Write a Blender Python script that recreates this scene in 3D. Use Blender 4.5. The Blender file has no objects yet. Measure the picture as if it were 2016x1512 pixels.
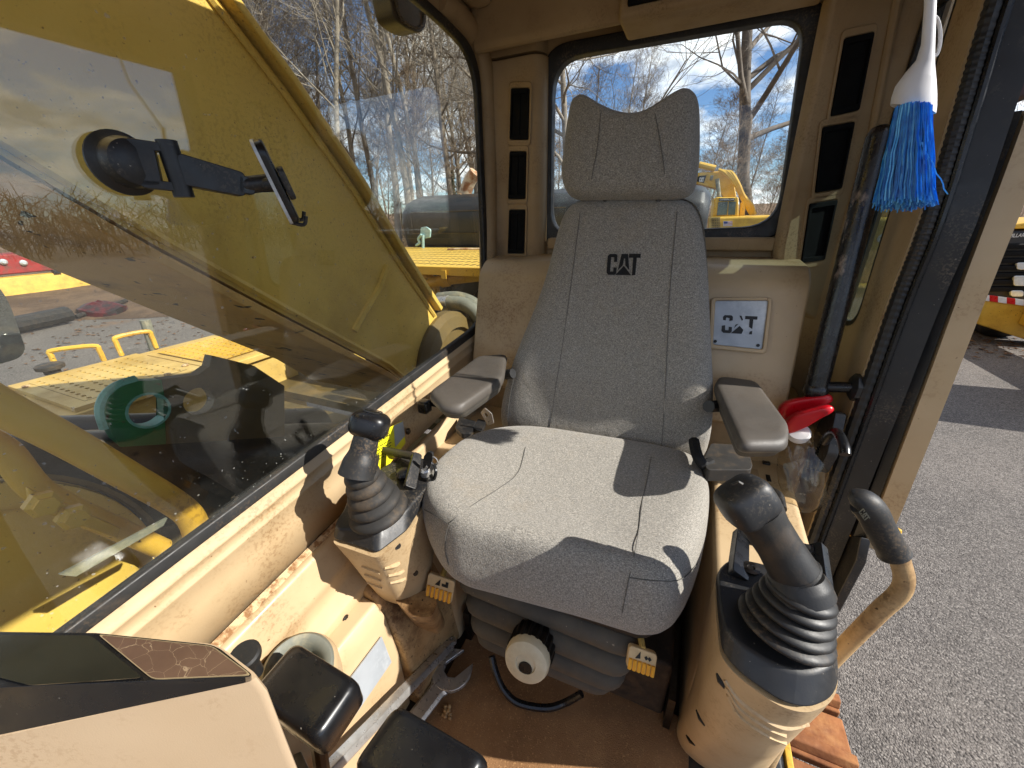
import bpy, bmesh, math, random
from mathutils import Vector, Matrix
from mathutils.geometry import tessellate_polygon
V3 = Vector
scene = bpy.context.scene
COL = scene.collection
rnd = random.Random(7)
R_ = math.radians

# ------------------------------------------------------------------ camera
PW, PH, FP = 2016.0, 1512.0, 760.0
CAM = V3((0, 0, 1.12))
_p, _r, _y = R_(23.5), R_(-1.5), R_(24.5)
CF = V3((-math.sin(_y) * math.cos(_p), math.cos(_y) * math.cos(_p), -math.sin(_p)))
_R0 = V3((math.cos(_y), math.sin(_y), 0)); _U0 = _R0.cross(CF)
CR = math.cos(_r) * _R0 + math.sin(_r) * _U0
CU = -math.sin(_r) * _R0 + math.cos(_r) * _U0
cd = bpy.data.cameras.new('camera'); co = bpy.data.objects.new('camera', cd); COL.objects.link(co)
m = Matrix.Identity(4)
for i in range(3):
    m[i][0], m[i][1], m[i][2], m[i][3] = CR[i], CU[i], -CF[i], CAM[i]
co.matrix_world = m
cd.sensor_width = 36; cd.lens = 36 * FP / PW; cd.clip_start = 0.02; cd.clip_end = 3000
scene.camera = co

# ------------------------------------------------------------------ sky, sun, exposure
SUN_EL, SUN_AZ = 38.0, 84.5          # azimuth from +Y towards +X
SDIR = V3((math.sin(R_(SUN_AZ)) * math.cos(R_(SUN_EL)), math.cos(R_(SUN_AZ)) * math.cos(R_(SUN_EL)), math.sin(R_(SUN_EL))))
w = bpy.data.worlds.new('World'); scene.world = w; w.use_nodes = True
nt = w.node_tree; N = nt.nodes; L = nt.links
N.clear()
out = N.new('ShaderNodeOutputWorld'); bg = N.new('ShaderNodeBackground'); bg2 = N.new('ShaderNodeBackground')
sky = N.new('ShaderNodeTexSky'); sky.sky_type = 'NISHITA'; sky.sun_disc = False
sky.sun_elevation = R_(SUN_EL); sky.sun_rotation = R_(SUN_AZ); sky.altitude = 100; sky.air_density = 1.0; sky.dust_density = 0.1; sky.ozone_density = 3.0
skytint = N.new('ShaderNodeMix'); skytint.data_type = 'RGBA'; skytint.blend_type = 'MULTIPLY'; skytint.inputs[0].default_value = 1; skytint.inputs[7].default_value = (.78, .92, 1.12, 1)
L.new(sky.outputs[0], skytint.inputs[6]); L.new(skytint.outputs[2], bg.inputs[0]); bg.inputs[1].default_value = 0.085
bg2.inputs[0].default_value = (0.93, 0.96, 1.0, 1); bg2.inputs[1].default_value = 1.1
tc = N.new('ShaderNodeTexCoord'); sep = N.new('ShaderNodeSeparateXYZ'); L.new(tc.outputs['Generated'], sep.inputs[0])
zz = N.new('ShaderNodeMath'); zz.operation = 'ADD'; L.new(sep.outputs[2], zz.inputs[0]); zz.inputs[1].default_value = 0.25
dv = N.new('ShaderNodeVectorMath'); dv.operation = 'DIVIDE'; L.new(tc.outputs['Generated'], dv.inputs[0])
cb = N.new('ShaderNodeCombineXYZ')
for i in range(3): L.new(zz.outputs[0], cb.inputs[i])
L.new(cb.outputs[0], dv.inputs[1])
nz = N.new('ShaderNodeTexNoise'); nz.inputs['Scale'].default_value = 2.3; nz.inputs['Detail'].default_value = 9; nz.inputs['Roughness'].default_value = 0.56; nz.inputs['Distortion'].default_value = 0.25
mpw = N.new('ShaderNodeMapping'); mpw.inputs['Location'].default_value = (3.1, 1.7, 0.0); L.new(dv.outputs[0], mpw.inputs[0]); L.new(mpw.outputs[0], nz.inputs['Vector'])
rp = N.new('ShaderNodeValToRGB'); rp.color_ramp.elements[0].position = 0.44; rp.color_ramp.elements[1].position = 0.60
L.new(nz.outputs[0], rp.inputs[0])
nz2 = N.new('ShaderNodeTexNoise'); nz2.inputs['Scale'].default_value = 5; nz2.inputs['Detail'].default_value = 6
L.new(mpw.outputs[0], nz2.inputs['Vector'])
rp2 = N.new('ShaderNodeValToRGB'); rp2.color_ramp.elements[0].color = (0.42, 0.46, 0.53, 1); rp2.color_ramp.elements[1].color = (1, 1, 1, 1)
rp2.color_ramp.elements[0].position = 0.36; rp2.color_ramp.elements[1].position = 0.58
L.new(nz2.outputs[0], rp2.inputs[0]); L.new(rp2.outputs[0], bg2.inputs[0])
mxw = N.new('ShaderNodeMixShader'); L.new(rp.outputs[0], mxw.inputs[0]); L.new(bg.outputs[0], mxw.inputs[1]); L.new(bg2.outputs[0], mxw.inputs[2])
L.new(mxw.outputs[0], out.inputs[0])

sd = bpy.data.lights.new('sun', 'SUN'); sd.energy = 4.8; sd.angle = R_(0.53); sd.color = (1.0, 0.955, 0.88)
so = bpy.data.objects.new('sun', sd); COL.objects.link(so)
so.rotation_euler = SDIR.to_track_quat('Z', 'Y').to_euler(); so.location = (10, -2, 12)
scene.view_settings.view_transform = 'Standard'; scene.view_settings.look = 'None'
scene.view_settings.exposure = 0.75; scene.view_settings.gamma = 1.0
scene.cycles.max_bounces = 6; scene.cycles.transparent_max_bounces = 16; scene.cycles.diffuse_bounces = 3; scene.cycles.glossy_bounces = 3
scene.cycles.caustics_reflective = False; scene.cycles.caustics_refractive = False
scene.cycles.use_denoising = True
w.cycles.sampling_method = 'MANUAL'; w.cycles.sample_map_resolution = 512

# ------------------------------------------------------------------ helpers: points
def ray(px, py):
    return CF + CR * ((px - PW / 2) / FP) - CU * ((py - PH / 2) / FP)
def at(px, py, X=None, Y=None, Z=None):
    """point of the real scene on the plane X=.., Y=.. or Z=.. seen at a photo pixel"""
    d = ray(px, py)
    t = (X - CAM.x) / d.x if X is not None else (Y - CAM.y) / d.y if Y is not None else (Z - CAM.z) / d.z
    return CAM + d * t
def atp(px, py, p0, n):
    d = ray(px, py); return CAM + d * ((V3(p0) - CAM).dot(V3(n)) / d.dot(V3(n)))
def lerp(a, b, t): return a + (b - a) * t
def rpoly(pts, r, n=5):
    """polygon (any dimension Vectors) with rounded corners; r may be a list"""
    pts = [V3(p) for p in pts]; res = []
    k = len(pts)
    for i in range(k):
        a, b, c = pts[i - 1], pts[i], pts[(i + 1) % k]
        ri = r[i] if isinstance(r, (list, tuple)) else r
        u = (a - b); v = (c - b)
        t = min(ri, u.length * .49, v.length * .49)
        if t < 1e-5: res.append(b); continue
        p, q = b + u.normalized() * t, b + v.normalized() * t
        for j in range(n + 1):
            s = j / n
            res.append((1 - s) ** 2 * p + 2 * s * (1 - s) * b + s * s * q)
    return res
def spline(pts, n=6, closed=False):
    P = [V3(p) for p in pts]; k = len(P); res = []
    rng = range(k if closed else k - 1)
    for i in rng:
        p0 = P[(i - 1) % k] if closed or i > 0 else P[0] * 2 - P[1]
        p1, p2 = P[i], P[(i + 1) % k]
        p3 = P[(i + 2) % k] if closed or i + 2 < k else P[-1] * 2 - P[-2]
        for j in range(n):
            t = j / n
            res.append(.5 * ((2 * p1) + (p2 - p0) * t + (2 * p0 - 5 * p1 + 4 * p2 - p3) * t * t + (3 * p1 - p0 - 3 * p2 + p3) * t ** 3))
    if not closed: res.append(P[-1])
    return res

# ------------------------------------------------------------------ helpers: meshes
class MB:
    def __init__(s): s.v = []; s.f = []
    def add(s, v, f):
        o = len(s.v); s.v += [V3(p) for p in v]; s.f += [[i + o for i in q] for q in f]; return s
    def box(s, c, size, rot=None):
        c = V3(c); hx, hy, hz = [q / 2 for q in size]
        v = []
        for z in (-hz, hz):
            for x, y in ((-hx, -hy), (hx, -hy), (hx, hy), (-hx, hy)):
                p = V3((x, y, z)); v.append(c + (rot @ p if rot else p))
        return s.add(v, [(3, 2, 1, 0), (4, 5, 6, 7), (0, 1, 5, 4), (1, 2, 6, 5), (2, 3, 7, 6), (3, 0, 4, 7)])
    def bb(s, a, b):
        a, b = V3(a), V3(b); return s.box((a + b) / 2, [abs(q) for q in (b - a)])
    def prism(s, pts, vec, cap=True):
        pts = [V3(p) for p in pts]; vec = V3(vec); n = len(pts)
        v = pts + [p + vec for p in pts]
        f = [(i, (i + 1) % n, (i + 1) % n + n, i + n) for i in range(n)]
        if cap: f += [tuple(range(n - 1, -1, -1)), tuple(range(n, 2 * n))]
        return s.add(v, f)
    def loft(s, rings, cap0=True, cap1=True, closed=True):
        n = len(rings[0]); v = [p for r in rings for p in r]; f = []
        for k in range(len(rings) - 1):
            for i in range(n if closed else n - 1):
                j = (i + 1) % n
                f.append((k * n + i, k * n + j, (k + 1) * n + j, (k + 1) * n + i))
        if cap0 and closed: f.append(tuple(range(n - 1, -1, -1)))
        if cap1 and closed: f.append(tuple(range((len(rings) - 1) * n, len(rings) * n)))
        return s.add(v, f)
    def tube(s, path, r, n=10, cap=True):
        P = [V3(p) for p in path]; rings = []
        up = V3((0.13, 0.29, 0.95))
        prev = None
        for i, p in enumerate(P):
            d = (P[min(i + 1, len(P) - 1)] - P[max(i - 1, 0)])
            d = d.normalized() if d.length > 1e-9 else V3((0, 0, 1))
            if prev is None:
                a = d.cross(up); a = a.normalized() if a.length > .05 else d.cross(V3((1, 0, 0))).normalized()
            else:
                a = prev - d * prev.dot(d); a.normalize()
            b = d.cross(a); prev = a
            ri = r[i] if isinstance(r, (list, tuple)) else r
            rings.append([p + a * (math.cos(q) * ri) + b * (math.sin(q) * ri) for q in [2 * math.pi * k / n for k in range(n)]])
        return s.loft(rings, cap, cap)
    def lathe(s, prof, o, axis, n=24, cap=True):
        o = V3(o); d = V3(axis).normalized()
        a = d.cross(V3((0.2, 0.3, 0.93))).normalized(); b = d.cross(a)
        rings = [[o + d * h + a * (math.cos(q) * r) + b * (math.sin(q) * r) for q in [2 * math.pi * k / n for k in range(n)]] for r, h in prof]
        return s.loft(rings, cap, cap)
    def holed(s, outer, holes, vec):
        """flat panel with openings, extruded by vec"""
        loops = [[V3(p) for p in outer]] + [[V3(p) for p in h] for h in holes]
        tris = tessellate_polygon(loops)
        flat = [p for l in loops for p in l]; n = len(flat); vec = V3(vec)
        v = flat + [p + vec for p in flat]
        f = [t for t in tris] + [tuple(reversed([i + n for i in t])) for t in tris]
        o = 0
        for l in loops:
            k = len(l)
            f += [(o + i, o + (i + 1) % k, o + (i + 1) % k + n, o + i + n) for i in range(k)]
            o += k
        return s.add(v, f)
    def ring(s, outer, inner, vec):
        """closed frame between two loops with the same number of points, extruded by vec"""
        n = len(outer); vec = V3(vec)
        A = [V3(p) for p in outer]; B = [V3(p) for p in inner]
        rings = [A, [p + vec for p in A], [p + vec for p in B], B, A]
        v = A + rings[1] + rings[2] + B
        f = []
        for k in range(4):
            for i in range(n):
                j = (i + 1) % n; k2 = (k + 1) % 4
                f.append((k * n + i, k * n + j, k2 * n + j, k2 * n + i))
        return s.add(v, f)
    def sheet(s, rows):
        n = len(rows[0]); v = [p for r in rows for p in r]
        f = [(k * n + i, k * n + i + 1, (k + 1) * n + i + 1, (k + 1) * n + i) for k in range(len(rows) - 1) for i in range(n - 1)]
        return s.add(v, f)
    def pillow(s, outline, nrm, tf, tb, prof=None):
        """padded body: outline inflated to both sides along nrm (tf front, tb back)"""
        P = [V3(p) for p in outline]; c = sum(P, V3()) / len(P); nrm = V3(nrm).normalized()
        prof = prof or [(1.0, 0.0), (.985, .35), (.95, .65), (.88, .86), (.75, .95), (.5, 1.0), (.2, 1.0)]
        rr = [[lerp(c, p, k) - nrm * (tb * h) for p in P] for k, h in reversed(prof[1:])] + [[lerp(c, p, k) + nrm * (tf * h) for p in P] for k, h in prof]
        return s.loft(rr)
    def obj(s, name, mat, parent=None, smooth=True, bev=0, seg=2, sub=0, ang=35, solid=0, label=None, kind=None):
        me = bpy.data.meshes.new(name)
        me.from_pydata([tuple(p) for p in s.v], [], s.f)
        bm = bmesh.new(); bm.from_mesh(me)
        if len(bm.verts) < 60000:
            bmesh.ops.recalc_face_normals(bm, faces=bm.faces)
        bm.to_mesh(me); bm.free()
        if mat: me.materials.append(mat if not isinstance(mat, str) else MAT[mat])
        if smooth:
            me.shade_smooth()
            if not bev: me.set_sharp_from_angle(angle=R_(ang))
        return link(name, me, parent, bev, seg, sub, solid, label, kind)

def link(name, me, parent=None, bev=0, seg=2, sub=0, solid=0, label=None, kind=None):
    o = bpy.data.objects.new(name, me); COL.objects.link(o)
    if parent is not None: put(o, parent)
    if solid:
        md = o.modifiers.new('s', 'SOLIDIFY'); md.thickness = abs(solid); md.offset = 1 if solid > 0 else -1
    if bev:
        md = o.modifiers.new('b', 'BEVEL'); md.width = bev; md.segments = seg; md.limit_method = 'ANGLE'; md.angle_limit = R_(30); md.harden_normals = False
    if sub:
        md = o.modifiers.new('u', 'SUBSURF'); md.levels = sub; md.render_levels = sub
    if bev and not sub:
        md = o.modifiers.new('w', 'WEIGHTED_NORMAL'); md.keep_sharp = True
    if label: o['label'] = label
    if kind: o['kind'] = kind
    return o
WORLDM = {}
def put(o, parent):
    o.parent = parent
    o.matrix_parent_inverse = WORLDM.get(parent.name, Matrix.Identity(4)).inverted()
def thing(name, label, cat, loc=(0, 0, 0), group=None):
    o = bpy.data.objects.new(name, None); COL.objects.link(o); o.location = loc; o.empty_display_size = .1
    o['label'] = label; o['category'] = cat
    if group: o['group'] = group
    WORLDM[o.name] = Matrix.Translation(V3(loc))
    return o
def tag(o, label, cat, group=None):
    o['label'] = label; o['category'] = cat
    if group: o['group'] = group
    return o
def text_mesh(txt, size, bold=0.0):
    """flat lettering as a mesh in the XY plane, centred"""
    cu = bpy.data.curves.new('t', 'FONT'); cu.body = txt; cu.size = size; cu.align_x = 'CENTER'; cu.align_y = 'CENTER'; cu.offset = bold
    cu.resolution_u = 3
    o = bpy.data.objects.new('t', cu); COL.objects.link(o)
    dg = bpy.context.evaluated_depsgraph_get(); me = bpy.data.meshes.new_from_object(o.evaluated_get(dg))
    vs = [v.co.copy() for v in me.vertices]; fs = [list(p.vertices) for p in me.polygons]
    bpy.data.objects.remove(o); bpy.data.curves.remove(cu); bpy.data.meshes.remove(me)
    return vs, fs
def place2d(vs, o, ux, uy):
    o, ux, uy = V3(o), V3(ux), V3(uy)
    return [o + ux * p[0] + uy * p[1] for p in vs]

# ------------------------------------------------------------------ materials
MAT = {}
def lin(r, g, b):
    f = lambda c: (c / 255 / 12.92) if c / 255 < .04045 else ((c / 255 + .055) / 1.055) ** 2.4
    return (f(r), f(g), f(b))
def pm(name, col, rough=.5, metal=0.0, col2=None, nsc=8, n0=.35, n1=.65, dirt=None, dsc=3.0, d0=.5, d1=.7, damt=1.0, bump=0.0, bsc=200, spec=.5, coat=0, spk=None, spsc=300, sp0=.62, sp1=.68, trans=0, stretch=None, clus=None, csc=4, cfine=150, camt=.8):
    """painted / plastic / cloth surface: base colour with cloudy variation, dirt patches, specks and fine relief"""
    mt = bpy.data.materials.new(name); mt.use_nodes = True; MAT[name] = mt
    nt = mt.node_tree; N = nt.nodes; L = nt.links
    b = N['Principled BSDF']
    b.inputs['Roughness'].default_value = rough; b.inputs['Metallic'].default_value = metal
    b.inputs['Specular IOR Level'].default_value = spec; b.inputs['Coat Weight'].default_value = coat
    tc = N.new('ShaderNodeTexCoord'); vec = tc.outputs['Object']
    if stretch:
        mp = N.new('ShaderNodeMapping'); mp.inputs['Scale'].default_value = stretch; L.new(vec, mp.inputs[0]); vec = mp.outputs[0]
    def noise(sc, det=4, ro=.6):
        n = N.new('ShaderNodeTexNoise'); n.inputs['Scale'].default_value = sc; n.inputs['Detail'].default_value = det; n.inputs['Roughness'].default_value = ro
        L.new(vec, n.inputs['Vector']); return n.outputs[0]
    def ramp(src, a, c):
        r = N.new('ShaderNodeMapRange'); r.inputs[1].default_value = a; r.inputs[2].default_value = c; L.new(src, r.inputs[0]); return r.outputs[0]
    def mix(fac, a, c2):
        x = N.new('ShaderNodeMix'); x.data_type = 'RGBA'
        L.new(fac, x.inputs[0]); L.new(a, x.inputs[6]) if not isinstance(a, tuple) else x.inputs[6].__setattr__('default_value', (*a, 1))
        x.inputs[7].default_value = (*c2, 1); return x.outputs[2]
    cur = tuple(col)
    c2 = col2 or tuple(c * .8 for c in col)
    cur = mix(ramp(noise(nsc), n0, n1), cur, c2)
    if dirt:
        f = ramp(noise(dsc, 7, .72), d0, d1)
        if damt != 1:
            mm = N.new('ShaderNodeMath'); mm.operation = 'MULTIPLY'; mm.inputs[1].default_value = damt; L.new(f, mm.inputs[0]); f = mm.outputs[0]
        cur = mix(f, cur, dirt)
    if spk:
        cur = mix(ramp(noise(spsc, 2, .5), sp0, sp1), cur, spk)
    if clus:
        a1 = ramp(noise(csc, 5, .65), .50, .66); a2 = ramp(noise(cfine, 3, .6), .50, .60)
        mm = N.new('ShaderNodeMath'); mm.operation = 'MULTIPLY'; L.new(a1, mm.inputs[0]); L.new(a2, mm.inputs[1])
        m3 = N.new('ShaderNodeMath'); m3.operation = 'MULTIPLY'; m3.inputs[1].default_value = camt; L.new(mm.outputs[0], m3.inputs[0])
        cur = mix(m3.outputs[0], cur, clus)
    L.new(cur, b.inputs['Base Color'])
    rr = N.new('ShaderNodeMapRange'); rr.inputs[1].default_value = .3; rr.inputs[2].default_value = .7
    rr.inputs[3].default_value = max(0, rough - .08); rr.inputs[4].default_value = min(1, rough + .12)
    L.new(noise(nsc * 3, 5), rr.inputs[0]); L.new(rr.outputs[0], b.inputs['Roughness'])
    if bump:
        bp = N.new('ShaderNodeBump'); bp.inputs['Strength'].default_value = bump; bp.inputs['Distance'].default_value = .002
        L.new(noise(bsc, 3), bp.inputs['Height']); L.new(bp.outputs[0], b.inputs['Normal'])
    return mt
BEI = lin(192, 168, 132)
pm('beige', BEI, .42, col2=lin(180, 155, 118), nsc=5, dirt=lin(130, 96, 58), dsc=5, d0=.60, d1=.78, damt=.55, bump=.08, bsc=350, spk=lin(120, 92, 60), spsc=120, sp0=.74, sp1=.78, clus=lin(132, 98, 62), csc=5, cfine=170, camt=.6)
pm('beige_trim', lin(174, 150, 114), .6, col2=lin(158, 132, 96), nsc=4, dirt=lin(92, 66, 38), dsc=4, d0=.56, d1=.80, damt=.6, bump=.15, bsc=600, clus=lin(96, 70, 42), csc=6, cfine=200, camt=.4)
pm('beige_dirty', lin(190, 160, 115), .6, col2=lin(160, 124, 80), nsc=6, dirt=lin(86, 56, 30), dsc=8, d0=.47, d1=.66, damt=.9, bump=.2, bsc=300, spk=lin(60, 40, 22), spsc=120, sp0=.66, sp1=.72, clus=lin(70, 44, 24), csc=9, cfine=150, camt=.9)
pm('rust', lin(140, 102, 64), .8, col2=lin(204, 178, 138), nsc=60, n0=.40, n1=.56, dirt=lin(96, 56, 28), dsc=50, d0=.54, d1=.66, bump=.3, bsc=150)
pm('black', lin(28, 29, 31), .42, col2=lin(36, 36, 37), nsc=12, dirt=lin(84, 74, 60), dsc=14, d0=.58, d1=.8, damt=.45, bump=.06, bsc=500, spk=lin(120, 114, 104), spsc=210, sp0=.74, sp1=.76, clus=lin(120, 108, 92), csc=9, cfine=260, camt=.45)
pm('black_gloss', lin(15, 16, 18), .27, col2=lin(22, 22, 24), nsc=12, dirt=lin(70, 64, 54), dsc=20, d0=.62, d1=.85, damt=.35, spk=lin(130, 126, 118), spsc=170, sp0=.745, sp1=.76)
pm('rubber', lin(24, 24, 25), .5, col2=lin(38, 37, 35), nsc=14, dirt=lin(120, 98, 72), dsc=9, d0=.55, d1=.8, damt=.4, bump=.1, bsc=400, clus=lin(130, 108, 82), csc=8, cfine=240, camt=.35)
pm('rubber_dusty', lin(34, 33, 32), .7, col2=lin(52, 48, 43), nsc=12, dirt=lin(120, 96, 66), dsc=12, d0=.48, d1=.72, damt=.6, bump=.12, bsc=400)
pm('bellows', lin(66, 63, 58), .75, col2=lin(82, 77, 68), nsc=10, dirt=lin(98, 86, 68), dsc=7, d0=.46, d1=.74, damt=.5, bump=.12, bsc=300, spk=lin(130, 120, 104), spsc=110, sp0=.73, sp1=.75)
pm('vent_black', lin(7, 7, 8), .7, nsc=10, spec=.2)
pm('arm_vinyl', lin(72, 68, 63), .5, col2=lin(86, 80, 73), nsc=7, dirt=lin(70, 62, 54), dsc=9, d0=.5, d1=.75, damt=.5, bump=.25, bsc=900, clus=lin(64, 56, 48), csc=10, cfine=260, camt=.5)
pm('steel', lin(206, 204, 200), .30, .7, col2=lin(180, 177, 172), nsc=30, dirt=lin(150, 120, 84), dsc=20, d0=.58, d1=.78, damt=.5, bump=.1, bsc=120)
pm('steel_dark', lin(96, 94, 92), .4, 1.0, col2=lin(70, 66, 62), nsc=20, dirt=lin(90, 66, 44), dsc=20, d0=.5, d1=.7, damt=.6)
pm('alu', lin(176, 182, 188), .45, .25, col2=lin(160, 166, 172), nsc=10, dirt=lin(210, 214, 216), dsc=8, d0=.5, d1=.7)
pm('yellow', lin(214, 172, 62), .45, col2=lin(198, 154, 50), nsc=3, dirt=lin(110, 80, 30), dsc=2.2, d0=.55, d1=.8, damt=.5, bump=.1, bsc=150, spk=lin(70, 50, 24), spsc=45, sp0=.70, sp1=.74, clus=lin(120, 84, 36), csc=3, cfine=90, camt=.6)
pm('yellow_boom', lin(220, 186, 92), .42, col2=lin(204, 168, 76), nsc=1.6, dirt=lin(120, 86, 30), dsc=1.4, d0=.50, d1=.80, damt=.7, bump=.25, bsc=110, spk=lin(110, 78, 26), spsc=110, sp0=.68, sp1=.78, clus=lin(112, 80, 30), csc=2.2, cfine=120, camt=.3)
pm('boom_dirty', lin(204, 160, 92), .6, col2=lin(172, 130, 70), nsc=2, dirt=lin(110, 80, 44), dsc=4, d0=.52, d1=.74, damt=.8, bump=.2, bsc=80, stretch=(.6, .6, 2.6), spk=lin(20, 16, 12), spsc=22, sp0=.66, sp1=.70)
pm('yellow_old', lin(206, 176, 104), .55, col2=lin(186, 152, 78), nsc=4, dirt=lin(120, 92, 48), dsc=3, d0=.5, d1=.75, damt=.6, bump=.15, bsc=120)
pm('dash_beige', lin(188, 165, 136), .5, col2=lin(178, 154, 124), nsc=3, dirt=lin(150, 118, 84), dsc=6, d0=.62, d1=.85, damt=.5, bump=.12, bsc=700, clus=lin(140, 108, 76), csc=7, cfine=220, camt=.4)
pm('yellow_tab', lin(238, 176, 52), .45, col2=lin(226, 160, 36), nsc=30, dirt=lin(180, 130, 80), dsc=30, d0=.55, d1=.8, damt=.6)
pm('clear_knob', lin(206, 196, 170), .35, col2=lin(190, 178, 150), nsc=30, dirt=lin(140, 118, 84), dsc=25, d0=.55, d1=.8, damt=.5)
pm('mat_brown', lin(152, 114, 76), .95, col2=lin(128, 92, 58), nsc=6, dirt=lin(70, 48, 30), dsc=4, d0=.48, d1=.75, damt=.7, bump=.9, bsc=420, spk=lin(168, 128, 86), spsc=260, sp0=.60, sp1=.70)
pm('dark_steel_floor', lin(40, 34, 28), .8, col2=lin(64, 52, 40), nsc=12, dirt=lin(96, 74, 52), dsc=10, d0=.5, d1=.7, damt=.7, bump=.3, bsc=120)
pm('green_paint', lin(36, 112, 62), .45, col2=lin(30, 92, 52), nsc=6, dirt=lin(70, 76, 40), dsc=4, d0=.52, d1=.72, damt=.8, spk=lin(90, 50, 30), spsc=26, sp0=.66, sp1=.72)
pm('teal_edge', lin(120, 180, 168), .5, nsc=20, dirt=lin(70, 130, 110), dsc=12)
pm('grime', lin(104, 86, 46), .6, col2=lin(66, 58, 34), nsc=3, dirt=lin(128, 102, 50), dsc=4, d0=.5, d1=.72, damt=.7, bump=.2, bsc=60)
pm('grease_black', lin(16, 15, 13), .35, col2=lin(30, 26, 20), nsc=8, dirt=lin(84, 66, 40), dsc=7, d0=.52, d1=.7, damt=.7, bump=.4, bsc=60)
pm('hood_black', lin(26, 27, 28), .4, col2=lin(36, 36, 37), nsc=2, dirt=lin(80, 80, 76), dsc=2.5, d0=.55, d1=.85, damt=.4)
pm('hose_grey', lin(120, 122, 112), .6, col2=lin(100, 102, 92), nsc=12, dirt=lin(170, 160, 130), dsc=8)
pm('rust_pipe', lin(200, 178, 150), .8, col2=lin(150, 100, 64), nsc=14, n0=.45, n1=.62, bump=.2, bsc=80)
pm('rust_shoe', lin(150, 98, 58), .85, col2=lin(112, 66, 36), nsc=14, dirt=lin(176, 130, 84), dsc=10, d0=.5, d1=.7, damt=.7, bump=.6, bsc=90)
pm('white_plastic', lin(222, 222, 224), .4, col2=lin(206, 204, 204), nsc=10, dirt=lin(150, 140, 130), dsc=12, d0=.6, d1=.85, damt=.5)
pm('blue_bristle', lin(20, 136, 226), .38, col2=lin(8, 96, 190), nsc=60)
pm('blue_light', lin(110, 196, 248), .35, col2=lin(50, 156, 236), nsc=60)
pm('red_plastic', lin(206, 14, 30), .3, col2=lin(180, 8, 24), nsc=10, dirt=lin(120, 20, 24), dsc=14, d0=.6, d1=.8)
pm('red_paint', lin(150, 30, 26), .6, col2=lin(120, 24, 22), nsc=3, dirt=lin(90, 60, 50), dsc=4)
pm('red_dark', lin(84, 16, 20), .5, nsc=4, dirt=lin(30, 26, 26), dsc=3, d0=.45, d1=.55)
pm('white_paint', lin(226, 226, 222), .5, nsc=10, dirt=lin(150, 146, 140), dsc=10, d0=.6, d1=.85, damt=.5)
pm('decal_black', lin(16, 16, 17), .5, nsc=20)
pm('seam_thread', lin(96, 94, 89), .9, nsc=200)
pm('cream_tab', lin(214, 186, 140), .5, nsc=30)
pm('cloth_ink', lin(20, 20, 22), .85, nsc=200, bump=.3, bsc=800)
pm('sticker_yellow', lin(236, 226, 40), .45, nsc=20, dirt=lin(180, 170, 60), dsc=20, d0=.6, d1=.85, damt=.6)
pm('sticker_grey', lin(170, 174, 172), .5, nsc=20)
pm('latch_blue', lin(150, 184, 186), .5, nsc=30, dirt=lin(190, 206, 206), dsc=20)
pm('flag_blue', lin(50, 66, 130), .5, nsc=20)
pm('flag_red', lin(190, 120, 120), .5, nsc=20)
pm('lamp_clear', lin(206, 214, 220), .15, .3, nsc=30)
pm('belt_black', lin(16, 16, 17), .8, nsc=40, bump=.4, bsc=700)
pm('bark', lin(150, 138, 124), .9, col2=lin(120, 109, 97), nsc=3, dirt=lin(152, 142, 128), dsc=2, d0=.5, d1=.7, bump=.5, bsc=20)
pm('bark_dark', lin(116, 104, 93), .9, col2=lin(92, 82, 74), nsc=3, bump=.5, bsc=20)
pm('bark_pale', lin(164, 154, 140), .9, col2=lin(120, 108, 94), nsc=2, dirt=lin(184, 176, 164), dsc=2, d0=.5, d1=.7)
pm('brushwood', lin(146, 124, 100), .95, col2=lin(112, 94, 76), nsc=2)
pm('leaf_litter', lin(118, 88, 62), .95, col2=lin(86, 64, 46), nsc=8)
pm('evergreen', lin(62, 76, 40), .9, col2=lin(44, 56, 30), nsc=4)

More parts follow.
